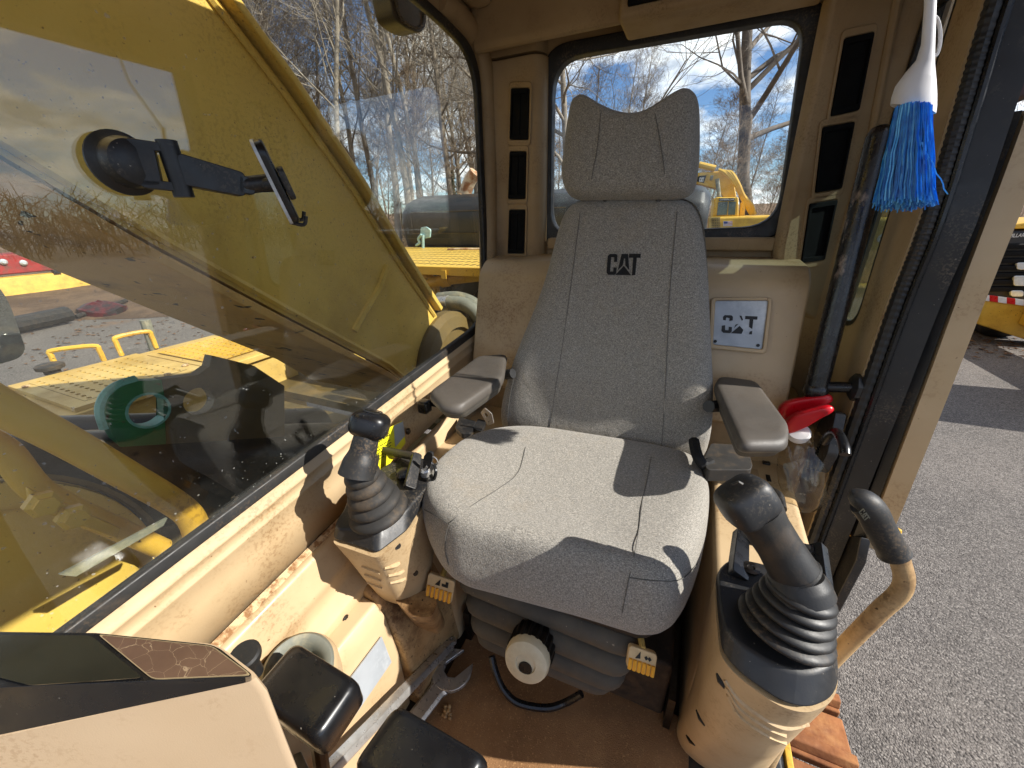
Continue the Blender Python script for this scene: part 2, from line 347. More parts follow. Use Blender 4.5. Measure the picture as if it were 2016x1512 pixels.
def fabric():
    mt = bpy.data.materials.new('seat_fabric'); mt.use_nodes = True; MAT['fabric'] = mt
    nt = mt.node_tree; N = nt.nodes; L = nt.links; b = N['Principled BSDF']
    tc = N.new('ShaderNodeTexCoord')
    def noise(sc, det, stre=None):
        n = N.new('ShaderNodeTexNoise'); n.inputs['Scale'].default_value = sc; n.inputs['Detail'].default_value = det; n.inputs['Roughness'].default_value = .7
        if stre:
            mp = N.new('ShaderNodeMapping'); mp.inputs['Scale'].default_value = stre; L.new(tc.outputs['Object'], mp.inputs[0]); L.new(mp.outputs[0], n.inputs['Vector'])
        else: L.new(tc.outputs['Object'], n.inputs['Vector'])
        return n.outputs[0]
    n1 = noise(760, 1, (1, 1, .35)); n2 = noise(760, 1, (.35, .6, 1)); 
    add = N.new('ShaderNodeMath'); add.operation = 'ADD'; L.new(n1, add.inputs[0]); L.new(n2, add.inputs[1])
    r = N.new('ShaderNodeValToRGB'); e = r.color_ramp.elements
    e[0].position = .30; e[0].color = (*lin(94, 91, 86), 1); e[1].position = .70; e[1].color = (*lin(184, 178, 168), 1)
    x = r.color_ramp.elements.new(.5); x.color = (*lin(138, 134, 126), 1)
    hf = N.new('ShaderNodeMath'); hf.operation = 'MULTIPLY'; hf.inputs[1].default_value = .5; L.new(add.outputs[0], hf.inputs[0])
    L.new(hf.outputs[0], r.inputs[0])
    st = noise(4, 5); mr = N.new('ShaderNodeMapRange'); mr.inputs[1].default_value = .58; mr.inputs[2].default_value = .8; mr.inputs[4].default_value = .35; L.new(st, mr.inputs[0])
    mx = N.new('ShaderNodeMix'); mx.data_type = 'RGBA'; L.new(mr.outputs[0], mx.inputs[0]); L.new(r.outputs[0], mx.inputs[6]); mx.inputs[7].default_value = (*lin(150, 130, 96), 1)
    L.new(mx.outputs[2], b.inputs['Base Color'])
    b.inputs['Roughness'].default_value = .95; b.inputs['Specular IOR Level'].default_value = .15
    b.inputs['Sheen Weight'].default_value = .25
    bp = N.new('ShaderNodeBump'); bp.inputs['Strength'].default_value = .8; bp.inputs['Distance'].default_value = .0016; L.new(hf.outputs[0], bp.inputs['Height'])
    lg = noise(14, 3); bp2 = N.new('ShaderNodeBump'); bp2.inputs['Strength'].default_value = .35; bp2.inputs['Distance'].default_value = .012; L.new(lg, bp2.inputs['Height']); L.new(bp.outputs[0], bp2.inputs['Normal'])
    L.new(bp2.outputs[0], b.inputs['Normal'])
fabric()
def glass(name, tint, dust, f0=.04, dcol=(.5, .5, .46)):
    mt = bpy.data.materials.new(name); mt.use_nodes = True; MAT[name] = mt
    nt = mt.node_tree; N = nt.nodes; L = nt.links; N.remove(N['Principled BSDF']); out = N['Material Output']
    tr = N.new('ShaderNodeBsdfTransparent'); tr.inputs[0].default_value = (*tint, 1)
    gl = N.new('ShaderNodeBsdfGlossy'); gl.inputs['Roughness'].default_value = 0.0
    df = N.new('ShaderNodeBsdfDiffuse'); df.inputs[0].default_value = (*dcol, 1)
    lw = N.new('ShaderNodeLayerWeight'); pw = N.new('ShaderNodeMath'); pw.operation = 'POWER'; pw.inputs[1].default_value = 5
    L.new(lw.outputs['Facing'], pw.inputs[0])
    mr = N.new('ShaderNodeMapRange'); mr.inputs[3].default_value = f0; mr.inputs[4].default_value = .9; L.new(pw.outputs[0], mr.inputs[0])
    tc = N.new('ShaderNodeTexCoord'); nz = N.new('ShaderNodeTexNoise'); nz.inputs['Scale'].default_value = 6; nz.inputs['Detail'].default_value = 8; nz.inputs['Roughness'].default_value = .7; L.new(tc.outputs['Object'], nz.inputs['Vector'])
    m2 = N.new('ShaderNodeMapRange'); m2.inputs[1].default_value = .4; m2.inputs[2].default_value = .75; m2.inputs[3].default_value = dust * .35; m2.inputs[4].default_value = dust * 1.8; L.new(nz.outputs[0], m2.inputs[0])
    # specks of dirt on the pane
    n3 = N.new('ShaderNodeTexNoise'); n3.inputs['Scale'].default_value = 140; n3.inputs['Detail'].default_value = 1; L.new(tc.outputs['Object'], n3.inputs['Vector'])
    m3 = N.new('ShaderNodeMapRange'); m3.inputs[1].default_value = .745; m3.inputs[2].default_value = .765; m3.inputs[4].default_value = .35; L.new(n3.outputs[0], m3.inputs[0])
    mxx = N.new('ShaderNodeMath'); mxx.operation = 'MAXIMUM'; L.new(m2.outputs[0], mxx.inputs[0]); L.new(m3.outputs[0], mxx.inputs[1])
    a = N.new('ShaderNodeMixShader'); L.new(mxx.outputs[0], a.inputs[0]); L.new(tr.outputs[0], a.inputs[1]); L.new(df.outputs[0], a.inputs[2])
    c = N.new('ShaderNodeMixShader'); L.new(mr.outputs[0], c.inputs[0]); L.new(a.outputs[0], c.inputs[1]); L.new(gl.outputs[0], c.inputs[2])
    L.new(c.outputs[0], out.inputs[0])
glass('glass_side', (.98, .99, .95), .010, .068)
glass('glass_rear', (.95, .97, .96), .012, .03)
glass('glass_film', (.80, .74, .64), .10, .06, (.6, .52, .42))

def cracked():
    mt = bpy.data.materials.new('cracked_panel'); mt.use_nodes = True; MAT['cracked_panel'] = mt
    nt = mt.node_tree; N = nt.nodes; L = nt.links; b = N['Principled BSDF']; b.inputs['Roughness'].default_value = .38
    tc = N.new('ShaderNodeTexCoord'); nz = N.new('ShaderNodeTexNoise'); nz.inputs['Scale'].default_value = 30; nz.inputs['Detail'].default_value = 5; L.new(tc.outputs['Object'], nz.inputs['Vector'])
    mv = N.new('ShaderNodeMix'); mv.data_type = 'VECTOR'; mv.inputs[0].default_value = .02; L.new(tc.outputs['Object'], mv.inputs[4]); L.new(nz.outputs['Color'], mv.inputs[5])
    mp = N.new('ShaderNodeMapping'); mp.inputs['Scale'].default_value = (1, 2.2, 1); L.new(mv.outputs[1], mp.inputs[0])
    vo = N.new('ShaderNodeTexVoronoi'); vo.feature = 'DISTANCE_TO_EDGE'; vo.inputs['Scale'].default_value = 46; L.new(mp.outputs[0], vo.inputs['Vector'])
    mr = N.new('ShaderNodeMapRange'); mr.inputs[1].default_value = .003; mr.inputs[2].default_value = .009; L.new(vo.outputs[0], mr.inputs[0])
    mx = N.new('ShaderNodeMix'); mx.data_type = 'RGBA'; L.new(mr.outputs[0], mx.inputs[0]); mx.inputs[6].default_value = (*lin(142, 122, 98), 1)
    m2 = N.new('ShaderNodeMix'); m2.data_type = 'RGBA'; L.new(nz.outputs[0], m2.inputs[0]); m2.inputs[6].default_value = (*lin(66, 48, 38), 1); m2.inputs[7].default_value = (*lin(104, 80, 64), 1)
    L.new(m2.outputs[2], mx.inputs[7]); L.new(mx.outputs[2], b.inputs['Base Color'])
cracked()
pm('screen_glass', lin(34, 34, 28), .06, nsc=10, col2=lin(44, 44, 36), dirt=lin(90, 84, 66), dsc=12, d0=.6, d1=.9, damt=.4)
pm('worn_black', lin(22, 20, 20), .25, col2=lin(34, 30, 28), nsc=30, dirt=lin(140, 124, 112), dsc=16, d0=.58, d1=.66, damt=.9, bump=.2, bsc=120, stretch=(1, 1, .5))
glass('bag_film', (.95, .92, .85), .035, .04, (.5, .42, .28))
glass('pane_far', (.62, .70, .70), .12, .10, (.30, .36, .36))
glass('mirror_pane', (.1, .1, .1), .5, .35, (.62, .66, .62))
pm('scuffed_step', lin(40, 42, 46), .5, .3, col2=lin(70, 72, 76), nsc=20, dirt=lin(150, 150, 150), dsc=18, d0=.5, d1=.62, damt=.8, stretch=(1, .3, 1))
pm('far_pane', lin(70, 84, 84), .08, nsc=2, col2=lin(96, 112, 110))
pm('panel_line', lin(150, 132, 100), .5, nsc=30)

def perf(name, base, px_, py_, rr, dark):
    """sheet with a regular pattern of small punched holes, too small to model one by one"""
    mt = pm(name, base, .45, col2=tuple(c * .88 for c in base), nsc=3, dirt=tuple(c * .5 for c in base), dsc=2.2, d0=.58, d1=.8, damt=.5)
    nt = mt.node_tree; N = nt.nodes; L = nt.links; b = N['Principled BSDF']; src = b.inputs['Base Color'].links[0].from_socket
    tc = N.new('ShaderNodeTexCoord'); sp = N.new('ShaderNodeSeparateXYZ'); L.new(tc.outputs['Object'], sp.inputs[0])
    def m(op, a, c=None):
        n = N.new('ShaderNodeMath'); n.operation = op
        L.new(a, n.inputs[0])
        if c is not None:
            if isinstance(c, float): n.inputs[1].default_value = c
            else: L.new(c, n.inputs[1])
        return n.outputs[0]
    v = m('MULTIPLY', sp.outputs[1], 1 / py_); row = m('FLOOR', v); fy = m('SUBTRACT', m('FRACT', v), .5)
    u = m('ADD', m('MULTIPLY', sp.outputs[0], 1 / px_), m('MULTIPLY', row, .5)); fx = m('SUBTRACT', m('FRACT', u), .5)
    d = m('SQRT', m('ADD', m('MULTIPLY', fx, fx), m('MULTIPLY', fy, fy))); f = m('LESS_THAN', d, rr)
    x = N.new('ShaderNodeMix'); x.data_type = 'RGBA'; L.new(f, x.inputs[0]); L.new(src, x.inputs[6]); x.inputs[7].default_value = (*dark, 1); L.new(x.outputs[2], b.inputs['Base Color'])
perf('perf_yellow', lin(226, 188, 88), .042, .13, .27, lin(86, 62, 24))

# ================================================================== GROUND
def ground_mat(name, c0, c1, stone, leaf, leaf0, leaf1, bumpd):
    mt = bpy.data.materials.new(name); mt.use_nodes = True; MAT[name] = mt
    nt = mt.node_tree; N = nt.nodes; L = nt.links; b = N['Principled BSDF']; b.inputs['Roughness'].default_value = .9
    tc = N.new('ShaderNodeTexCoord')
    def noise(sc, det=4, ro=.6):
        n = N.new('ShaderNodeTexNoise'); n.inputs['Scale'].default_value = sc; n.inputs['Detail'].default_value = det; n.inputs['Roughness'].default_value = ro; L.new(tc.outputs['Object'], n.inputs['Vector']); return n.outputs[0]
    def ramp(s, a, c):
        r = N.new('ShaderNodeMapRange'); r.inputs[1].default_value = a; r.inputs[2].default_value = c; L.new(s, r.inputs[0]); return r.outputs[0]
    def mix(f, a, c):
        x = N.new('ShaderNodeMix'); x.data_type = 'RGBA'; L.new(f, x.inputs[0])
        if isinstance(a, tuple): x.inputs[6].default_value = (*a, 1)
        else: L.new(a, x.inputs[6])
        if isinstance(c, tuple): x.inputs[7].default_value = (*c, 1)
        else: L.new(c, x.inputs[7])
        return x.outputs[2]
    cur = mix(ramp(noise(.7, 6), .35, .65), c0, c1)
    vo = N.new('ShaderNodeTexVoronoi'); vo.inputs['Scale'].default_value = 115; L.new(tc.outputs['Object'], vo.inputs['Vector'])
    sp = N.new('ShaderNodeSeparateColor'); L.new(vo.outputs['Color'], sp.inputs[0])
    cur = mix(ramp(sp.outputs[0], .45, 1.35), cur, stone)
    dk = mix(ramp(sp.outputs[1], .7, .9), cur, tuple(c * .4 for c in c0)); cur = dk
    cur = mix(ramp(noise(1.6, 8, .75), .60, .72), cur, tuple(c * .55 for c in c0))
    cur = mix(ramp(noise(.35, 9, .78), leaf0, leaf1), cur, leaf)
    L.new(cur, b.inputs['Base Color'])
    bp = N.new('ShaderNodeBump'); bp.inputs['Strength'].default_value = 1; bp.inputs['Distance'].default_value = bumpd
    L.new(vo.outputs['Distance'], bp.inputs['Height']); bp.invert = True; L.new(bp.outputs[0], b.inputs['Normal'])
ground_mat('asphalt', lin(108, 101, 95), lin(86, 81, 77), lin(156, 149, 141), lin(120, 92, 66), .64, .74, .007)
ground_mat('forest_floor', lin(136, 108, 80), lin(116, 92, 70), lin(160, 132, 102), lin(96, 74, 54), .5, .6, .03)
GZ = -1.25
gm = MB(); gr_ = 400
gm.add([(-gr_, -gr_, GZ), (gr_, -gr_, GZ), (gr_, gr_, GZ), (-gr_, gr_, GZ)], [(0, 1, 2, 3)])
g_ = gm.obj('ground', 'asphalt', smooth=False); g_['kind'] = 'structure'
# woodland floor beyond the yard: a gently rising sheet
ff = MB(); rows = []
rg2 = random.Random(3)
for k in range(14):
    row = []
    for j in range(41):
        a = R_(-110 + 150 * j / 40); r = 15.5 + 1.2 * math.sin(j * .9) + [0, .8, 2, 4, 7, 11, 16, 22, 30, 45, 70, 110, 170, 260][k]
        if j > 28: r += (j - 28) * 2.2
        z = GZ + .006 + (0 if k == 0 else .05 * k + .018 * max(0, r - 17) + rg2.uniform(-.08, .08))
        row.append(V3((math.sin(a) * r, math.cos(a) * r, z)))
    rows.append(row)
fo = ff.sheet(rows).obj('woodland_floor', 'forest_floor', ang=80); fo['kind'] = 'structure'

# ================================================================== THE CAB
cab = thing('excavator_cab', 'beige painted excavator cab interior around the grey operator seat', 'cab', (-.13, .5, 0))
XL, XR = -.64, .375
def zs(y): return .655 + .11 * (y - .07)
ZG = -1.25
# floor and brown mat
MB().bb((-.66, -.45, -.06), (.325, 1.4, -.004)).obj('floor', 'dark_steel_floor', cab, bev=.004)
mm = MB().prism(rpoly([(-.44, -.3, 0), (.15, -.3, 0), (.15, .64, 0), (-.44, .64, 0)], .04), (0, 0, .010))
mm.obj('floor_mat', 'mat_brown', cab, bev=.003)
# wall below the boom side window: pressed profile that rises towards the rear
prof = [(-.654, -.004), (-.652, .0), (-.645, -.003), (-.640, -.010), (-.638, -.026), (-.6335, -.030), (-.6335, -.033), (-.637, -.037), (-.6375, -.052), (-.633, -.056), (-.633, -.059), (-.636, -.064), (-.634, -.10), (-.629, -.172)]
rows = []
for k in range(13):
    y = -.45 + k * (1.78 / 12)
    rows.append([V3((x, y, zs(y) + dz)) for x, dz in prof])
MB().sheet(rows).obj('window_sill_panel', 'beige', cab, ang=60, solid=-.004)
prof2 = [(-.618, -.176), (-.604, -.180), (-.600, -.186), (-.598, -.232), (-.590, -.244), (-.588, -.256), (-.594, -.268), (-.592, -.300), (-.568, -.318), (-.565, -.330), (-.565, -.36)]
rows = []
for k in range(13):
    y = -.45 + k * (1.78 / 12)
    rows.append([V3((x, y, zs(y) + dz)) for x, dz in prof2])
MB().sheet(rows).obj('lower_side_panel', 'beige', cab, ang=60, solid=-.004)
# rusted seam flange between the two pressings
fl = MB(); rr = []
for k in range(40):
    y = -.2 + k * .022
    j = rnd.uniform(-.0012, .0012)
    rr.append([V3((-.6255 + j, y, zs(y) - .170 + j)), V3((-.614 + j, y, zs(y) - .1745)), V3((-.6135 + j, y, zs(y) - .1785 + j)), V3((-.626, y, zs(y) - .176))])
fl.loft(rr).obj('seam_flange', 'rust', cab, ang=50, label='rusted seam strip along the side panel')
# channel along the floor under the side panel
MB().prism([(-.63, -.45, .352), (-.532, -.45, .345), (-.51, -.45, .315), (-.492, -.45, .20), (-.490, -.45, .03), (-.490, -.45, 0), (-.63, -.45, 0)], (0, .86, 0)).obj('floor_channel', 'beige', cab, bev=.006)
MB().prism(rpoly([(-.63, .41, .38), (-.54, .41, .36), (-.47, .41, .22), (-.455, .41, .0), (-.63, .41, 0)], .03), (0, .20, 0)).obj('channel_end_cover', 'beige_dirty', cab, bev=.012, seg=3)
# aluminium strip on the channel, and a bolt
def strip(a, b, wv, th): 
    a, b, wv = V3(a), V3(b), V3(wv); return [a, b, b + wv, a + wv]
st = [V3((-.5055, .20, .288)), V3((-.5055, .38, .288)), V3((-.4935, .38, .208)), V3((-.4935, .20, .208))]
MB().prism([p + V3((.003, 0, .001)) for p in st], (.003, 0, .001)).obj('nameplate_strip', 'alu', cab)
MB().lathe([(.0, .005), (.004, .005), (.005, .003), (.008, .002), (.008, 0)], (-.5645, .355, .345), (1, 0, .1), 12).obj('bolt', 'steel_dark', cab)
MB().lathe([(.0, .006), (.005, .006), (.006, .003), (.009, .002), (.009, 0)], (-.628, .70, .60), (1, 0, .1), 12).obj('bolt', 'steel_dark', cab)
MB().lathe([(.0, .006), (.006, .006), (.006, .003), (.007, .002), (.007, 0)], (-.601, .46, .47), (1, 0, .1), 12).obj('bolt', 'steel_dark', cab)

# boom side window: beige panel with the opening, black gasket, pane
yo0, yo1 = -.40, 1.205
def win_loop(d, x):
    pts = [(x, yo0 + d, zs(yo0) + .012 + d), (x, yo1 - d, zs(yo1) + .005 + d), (x, yo1 + .012 - d, 1.535 - d), (x, 1.0, 1.562 - d * .9), (x, yo0 + d, 1.60 - d)]
    return rpoly(pts, [.05, .13 - d * .5, .10, .08, .05], 7)
outer = [(XL, -.45, zs(-.45)), (XL, 1.36, zs(1.36)), (XL, 1.36, 1.72), (XL, -.45, 1.72)]
MB().holed(outer, [win_loop(-.020, XL)], (-.014, 0, 0)).obj('boom_side_panel', 'beige_trim', cab, smooth=False)
bw = MB().ring(win_loop(-.019, XL + .005), win_loop(.002, XL + .001), (-.016, 0, 0)).obj('window_gasket', 'rubber', cab, bev=.004, seg=2, label='black rubber seal of the boom side window')
MB().prism(win_loop(-.004, -.645), (-.005, 0, 0)).obj('window_pane', 'glass_side', cab, smooth=False, label='large boom side window pane with reflections')
# rounded beige bead between window and corner pillar
ln = [at(966, 640, X=-.632), at(968, 500, X=-.632), at(967, 300, X=-.632), at(962, 170, X=-.632), at(950, 90, X=-.632), at(915, 35, X=-.632), at(870, -8, X=-.632)]
lo = spline([V3((-.646, p.y, p.z)) for p in [V3((0, 1.13, .70))] + ln], 4)
MB().tube(lo, .030, 12).obj('window_surround', 'beige_trim', cab)

# rear wall: lower panel, corner pillar with vents, window, right hand pillar
yw = 1.33
def rwin(d, y):
    pts = [at(1070, 96, Y=y), at(1624, -8, Y=y), at(1550, 466, Y=y), at(1068, 480, Y=y)]
    c = sum(pts, V3()) / 4
    q = []
    for p in pts:
        q.append(V3((p.x + (d if p.x < c.x else -d), y, p.z + (d if p.z < c.z else -d))))
    return rpoly(q, [.085, .06, .085, .085], 7)
outer = [(-.66, yw, .5), (.374, yw, .5), (.374, yw, 1.72), (-.66, yw, 1.72)]
MB().holed(outer, [rwin(-.004, yw)], (0, .05, 0)).obj('rear_wall', 'beige_trim', cab, smooth=False)
MB().ring(rwin(-.008, yw - .006), rwin(.028, yw - .002), (0, .04, 0)).obj('rear_window_gasket', 'rubber', cab, bev=.006, label='black rubber seal of the rear window')
MB().prism(rwin(.02, yw + .02), (0, .005, 0)).obj('rear_window_pane', 'glass_rear', cab, smooth=False, label='clear rear window pane behind the headrest')
# left corner pillar
y0 = 1.28
pl = [(-.645, 1.36), (-.645, 1.262), (-.628, 1.27), (-.61, 1.28), (-.50, 1.28), (-.482, 1.284), (-.468, 1.298), (-.462, 1.315), (-.458, 1.36)]
MB().loft([[V3((x + (z - 1) * .0, y, z)) for x, y in pl] for z in (.62, .8, 1.0, 1.2, 1.4, 1.538)]).obj('corner_pillar', 'beige_trim', cab, ang=50)
MB().loft([[V3((x - (.004 if x > -.6 else 0), y - .004, z)) for x, y in pl] for z in (1.545, 1.60, 1.68)]).obj('pillar_cap', 'beige_trim', cab, ang=50)
def vent(q, nrm, par, slats=True, louv=2):
    """black air vent in a beige recessed bezel: frame, inset, louvre bars"""
    q = [V3(p) for p in q]; nrm = V3(nrm).normalized(); c = sum(q, V3()) / 4
    def grow(d): return [p + ((p - c).normalized() * d * 1.4) for p in q]
    r = MB().ring(rpoly(grow(.016), .012, 4), rpoly(grow(.004), .006, 4), nrm * .005).obj('vent_bezel', 'beige_trim', par, bev=.003)
    MB().ring(rpoly(grow(.003), .004, 3), rpoly(grow(-.006), .003, 3), nrm * .008).obj('vent_frame', 'vent_black', par, bev=.0015)
    MB().prism(rpoly(grow(.003), .004, 3), nrm * .002).obj('vent_back', 'vent_black', par, smooth=False)
    a = (q[0] + q[1]) / 2; b = (q[2] + q[3]) / 2; d = (b - a)
    s = (q[1] - q[0]).normalized(); wdt = (q[1] - q[0]).length
    for k in range(louv):
        o = s * (wdt * ((k + .5) / louv - .5) * .62)
        MB().tube([a + d * .06 + o + nrm * .003, a + d * .94 + o + nrm * .003], wdt * .05, 8).obj('louvre', 'vent_black', par)
for k, (xa, xb, ya, yb) in enumerate([(1009, 1042, 178, 272), (1006, 1036, 302, 389), (1005, 1034, 416, 496)]):
    v = thing('air_vent', ['top', 'middle', 'bottom'][k] + ' narrow black air vent in the corner pillar left of the headrest', 'vent', at((xa + xb) / 2, yb, Y=1.28), 'narrow air vents in the corner pillar')
    vent([at(xa, ya, Y=1.2795), at(xb, ya, Y=1.2795), at(xb - 2, yb, Y=1.2795), at(xa - 3, yb, Y=1.2795)], (0, -1, 0), v, louv=1)
# right hand pillar panel, running from the rear window to the quarter window
pa, pb = V3((.212, 1.272, 0)), V3((.362, 1.340, 0))
pn = V3((pb.y - pa.y, -(pb.x - pa.x), 0)).normalized()
def pil(px, py): return atp(px, py, pa, pn)
L0, L1, R1, R0 = pil(1643, -20), pil(1536, 492), pil(1652, 560), pil(1792, -20)
rg = [L0, lerp(L0, L1, .5), L1, V3((L1.x + .02, L1.y, .90)), V3((R1.x, R1.y, .80)), R1, lerp(R1, R0, .5), R0]
MB().prism(rg, pn * -.04).obj('vent_pillar', 'beige_trim', cab, bev=.012, seg=3)
MB().tube([pil(1770, -30) + pn * .002, pil(1715, 260) + pn * .002, pil(1648, 500) + pn * .002, pil(1636, 560) + pn * .002], .009, 10).obj('pillar_bead', 'beige_trim', cab)
qv = [[(1660, 82), (1714, 70), (1686, 214), (1634, 226)], [(1618, 255), (1676, 245), (1652, 368), (1604, 376)], [(1592, 405), (1643, 397), (1619, 508), (1576, 514)]]
for k, q in enumerate(qv):
    v = thing('air_vent', ['top', 'middle', 'bottom'][k] + ' wide black air vent in the pillar beside the hanging brush', 'vent', pil(*q[3]), 'wide air vents in the door side pillar')
    vent([pil(*p) + pn * .0005 for p in q], pn, v, louv=0)
# front of the cab, behind the camera: lower panel and two posts, windscreen slid up
MB().bb((-.70, -.50, 0), (.44, -.46, .42)).obj('front_lower_panel', 'beige_trim', cab, bev=.01)
MB().bb((-.70, -.51, .42), (-.63, -.45, 1.70)).obj('front_post', 'beige_trim', cab, bev=.01)
MB().bb((.38, -.51, 0), (.44, -.45, 1.70)).obj('front_post', 'beige_trim', cab, bev=.01)
# roof and headers
MB().bb((-.70, -.45, 1.70), (.45, 1.40, 1.78)).obj('roof', 'beige_trim', cab, bev=.02)
MB().prism([(-.64, 1.335, 1.585), (-.64, 1.235, 1.550), (-.64, 1.205, 1.535), (-.64, 1.195, 1.55), (-.64, 1.19, 1.70), (-.64, 1.335, 1.70)], (1.0, 0, 0)).obj('rear_header', 'beige_trim', cab, bev=.01, seg=3)
hx0, hx1 = at(1215, 40, Y=1.17).x, at(1650, -40, Y=1.17).x
hz = at(1222, 40, Y=1.17).z
MB().bb((hx0, 1.17, hz), (hx1, 1.31, 1.66)).obj('header_housing', 'beige_trim', cab, bev=.012, seg=3)
pl_ = thing('dome_lamp', 'dark lamp lens under the roof header above the rear window', 'lamp', (hx0 + .15, 1.16, 1.50))
MB().bb((hx0 + .022, 1.160, hz + .020), (hx0 + .26, 1.172, hz + .10)).obj('lens_frame', 'vent_black', pl_, bev=.004)
MB().bb((hx0 + .032, 1.154, hz + .030), (hx0 + .25, 1.162, hz + .09)).obj('lens', 'black_gloss', pl_, bev=.003)
MB().bb((-.64, -.45, 1.62), (-.56, 1.2, 1.70)).obj('boom_side_header', 'beige_trim', cab, bev=.03, seg=3)
MB().bb((.36, -.45, 1.60), (.44, 1.36, 1.70)).obj('door_header', 'beige_trim', cab, bev=.01)
# moulded box behind the seat (carries the plate)
MB().prism(rpoly([(-.62, 1.335, .60), (-.62, 1.035, .60), (-.62, 1.045, .68), (-.62, 1.125, .955), (-.62, 1.17, .99), (-.62, 1.335, 1.0)], .02, 4), (.885, 0, 0)).obj('rear_box', 'beige', cab, bev=.016, seg=3)
MB().bb((-.62, 1.06, .0), (.345, 1.335, .62)).obj('rear_box_base', 'beige_trim', cab, bev=.01)
MB().prism([(.20, 1.335, 1.0), (.20, 1.30, 1.0), (.20, 1.296, 1.06), (.20, 1.335, 1.06)], (.03, 0, 0)).obj('ledge_rib', 'beige_trim', cab, bev=.003)
MB().bb((-.45, 1.30, 1.015), (.20, 1.34, 1.05)).obj('window_ledge', 'beige_trim', cab, bev=.006)
# door side wall with the quarter window
q0 = [V3((XR, 1.345, 1.70)), V3((XR, 1.345, .0)), V3((XR, 1.025, .0)), V3((XR, 1.06, .5)), V3((XR, 1.075, 1.1)), V3((XR, 1.10, 1.70))]
def qwin(d): return rpoly([(XR, 1.328 - d, 1.56 - d), (XR, 1.328 - d, .83 + d), (XR, 1.14 + d, .86 + d), (XR, 1.16 + d, 1.10), (XR, 1.185 + d, 1.56 - d)], [.03, .04, .05, .2, .05], 5)
MB().holed(q0, [qwin(0)], (.04, 0, 0)).obj('door_side_wall', 'beige', cab, smooth=False)
MB().ring(qwin(-.004), qwin(.010), (.03, 0, 0)).obj('quarter_window_gasket', 'rubber', cab, bev=.003)
MB().prism([p + V3((.02, 0, 0)) for p in qwin(.006)], (.004, 0, 0)).obj('quarter_window_pane', 'glass_rear', cab, smooth=False)
MB().tube([at(1812, 40, X=.385), at(1868, -6, X=.385)], .006, 6).obj('pane_rail', 'black', cab)
# rear door post: beige return, ribbed seal, black post
jl = [at(1948, 10, X=XR), at(1880, 240, X=XR), at(1819, 440, X=XR), at(1759, 597, X=XR), at(1683, 816, X=XR), at(1594, 1066, X=XR), at(1540, 1210, X=XR)]
jt = [V3((XR, 1.06, 1.66))] + jl
sp = spline([p + V3((.004, -.004, 0)) for p in jt], 60)
rad = [.0115 + (.0011 if (i // 2) % 2 else 0) for i in range(len(sp))]
MB().tube(sp, rad, 10).obj('door_seal', 'rubber', cab, ang=20, label='ribbed black rubber seal of the door opening')
MB().tube([p + V3((.016, -.016, 0)) for p in spline(jt, 5)], .006, 8).obj('seal_lip', 'black_gloss', cab)
pp = MB()
ring = []
for p in spline(jt, 4):
    ring.append([p + V3((.012, -.010, 0)), p + V3((.060, -.022, 0)), p + V3((.066, .03, 0)), p + V3((.012, .05, 0))])
pp.loft(ring).obj('door_post', 'black', cab, ang=30, label='black steel post at the rear of the door opening')
ring = []
for p in spline(jt, 4):
    ring.append([p + V3((-.006, .012, 0)), p + V3((.012, .006, 0)), p + V3((.012, .10, 0)), p + V3((-.004, .10, 0))])
MB().loft(ring).obj('post_trim', 'beige', cab, ang=40)
# hinge plate at the foot of the post
hp = [at(1640, 1055, X=.46), at(1716, 1062, X=.46), at(1706, 1110, X=.46), at(1655, 1205, X=.46), at(1630, 1215, X=.46), at(1600, 1190, X=.46)]
MB().prism(hp, (-.02, 0, 0)).obj('hinge_plate', 'black', cab, bev=.003)
for px, py in ((1680, 1096), (1668, 1130), (1655, 1162)):
    MB().lathe([(.0, .012), (.008, .012), (.011, .005), (.015, .003), (.015, 0)], at(px, py, X=.46), (1, 0, 0), 14).obj('bolt', 'black_gloss', cab)
MB().tube([at(1662, 1058, X=.45), at(1654, 1085, X=.45), at(1652, 1087, X=.45), at(1642, 1115, X=.45), at(1640, 1117, X=.45), at(1632, 1150, X=.45), at(1630, 1152, X=.45), at(1622, 1185, X=.45)], [.016, .016, .0145, .0145, .016, .016, .0145, .0145], 12).obj('hinge_pin', 'black_gloss', cab, ang=30)

# ------------------------------------------------------------------ open door folded back outside
door = thing('cab_door', 'beige edged cab door swung open against the outside of the cab', 'door', (.5, 1.0, -.2))
ed = [at(2024, 215, X=.46), at(1975, 350, X=.46), at(1890, 575, X=.46), at(1820, 765, X=.46), at(1750, 950, X=.46), at(1702, 1075, X=.46)]
dr = []
for p in spline(ed, 4):
    dr.append([p, p + V3((.034, -.008, 0)), p + V3((.040, .012, 0)), p + V3((.038, .06, 0)), p + V3((.002, .06, 0))])
MB().loft(dr).obj('door_edge', 'beige', door, ang=30)
dr = []
for p in spline(ed, 4):
    q = p + V3((-.004, .004, 0)); dr.append([q, q + V3((-.014, .012, 0)), q + V3((-.016, .06, 0)), q + V3((.0, .08, 0))])
MB().loft(dr).obj('door_seal_strip', 'rubber', door, ang=40)
dr = []
for p in spline(ed, 4):
    q = p + V3((.004, .06, 0)); dr.append([q, q + V3((.03, 0, 0)), q + V3((.03, .14, 0)), q + V3((.0, .14, 0))])
MB().loft(dr).obj('door_panel', 'black', door, ang=40)
MB().bb((.462, 1.18, -.15), (.492, 1.75, .72)).obj('lower_door_skin', 'beige', door, bev=.01)
MB().bb((.462, 1.18, 1.30), (.492, 1.75, 1.66)).obj('top_rail', 'beige', door, bev=.01)
MB().bb((.462, 1.68, .72), (.492, 1.75, 1.30)).obj('far_rail', 'beige', door, bev=.01)
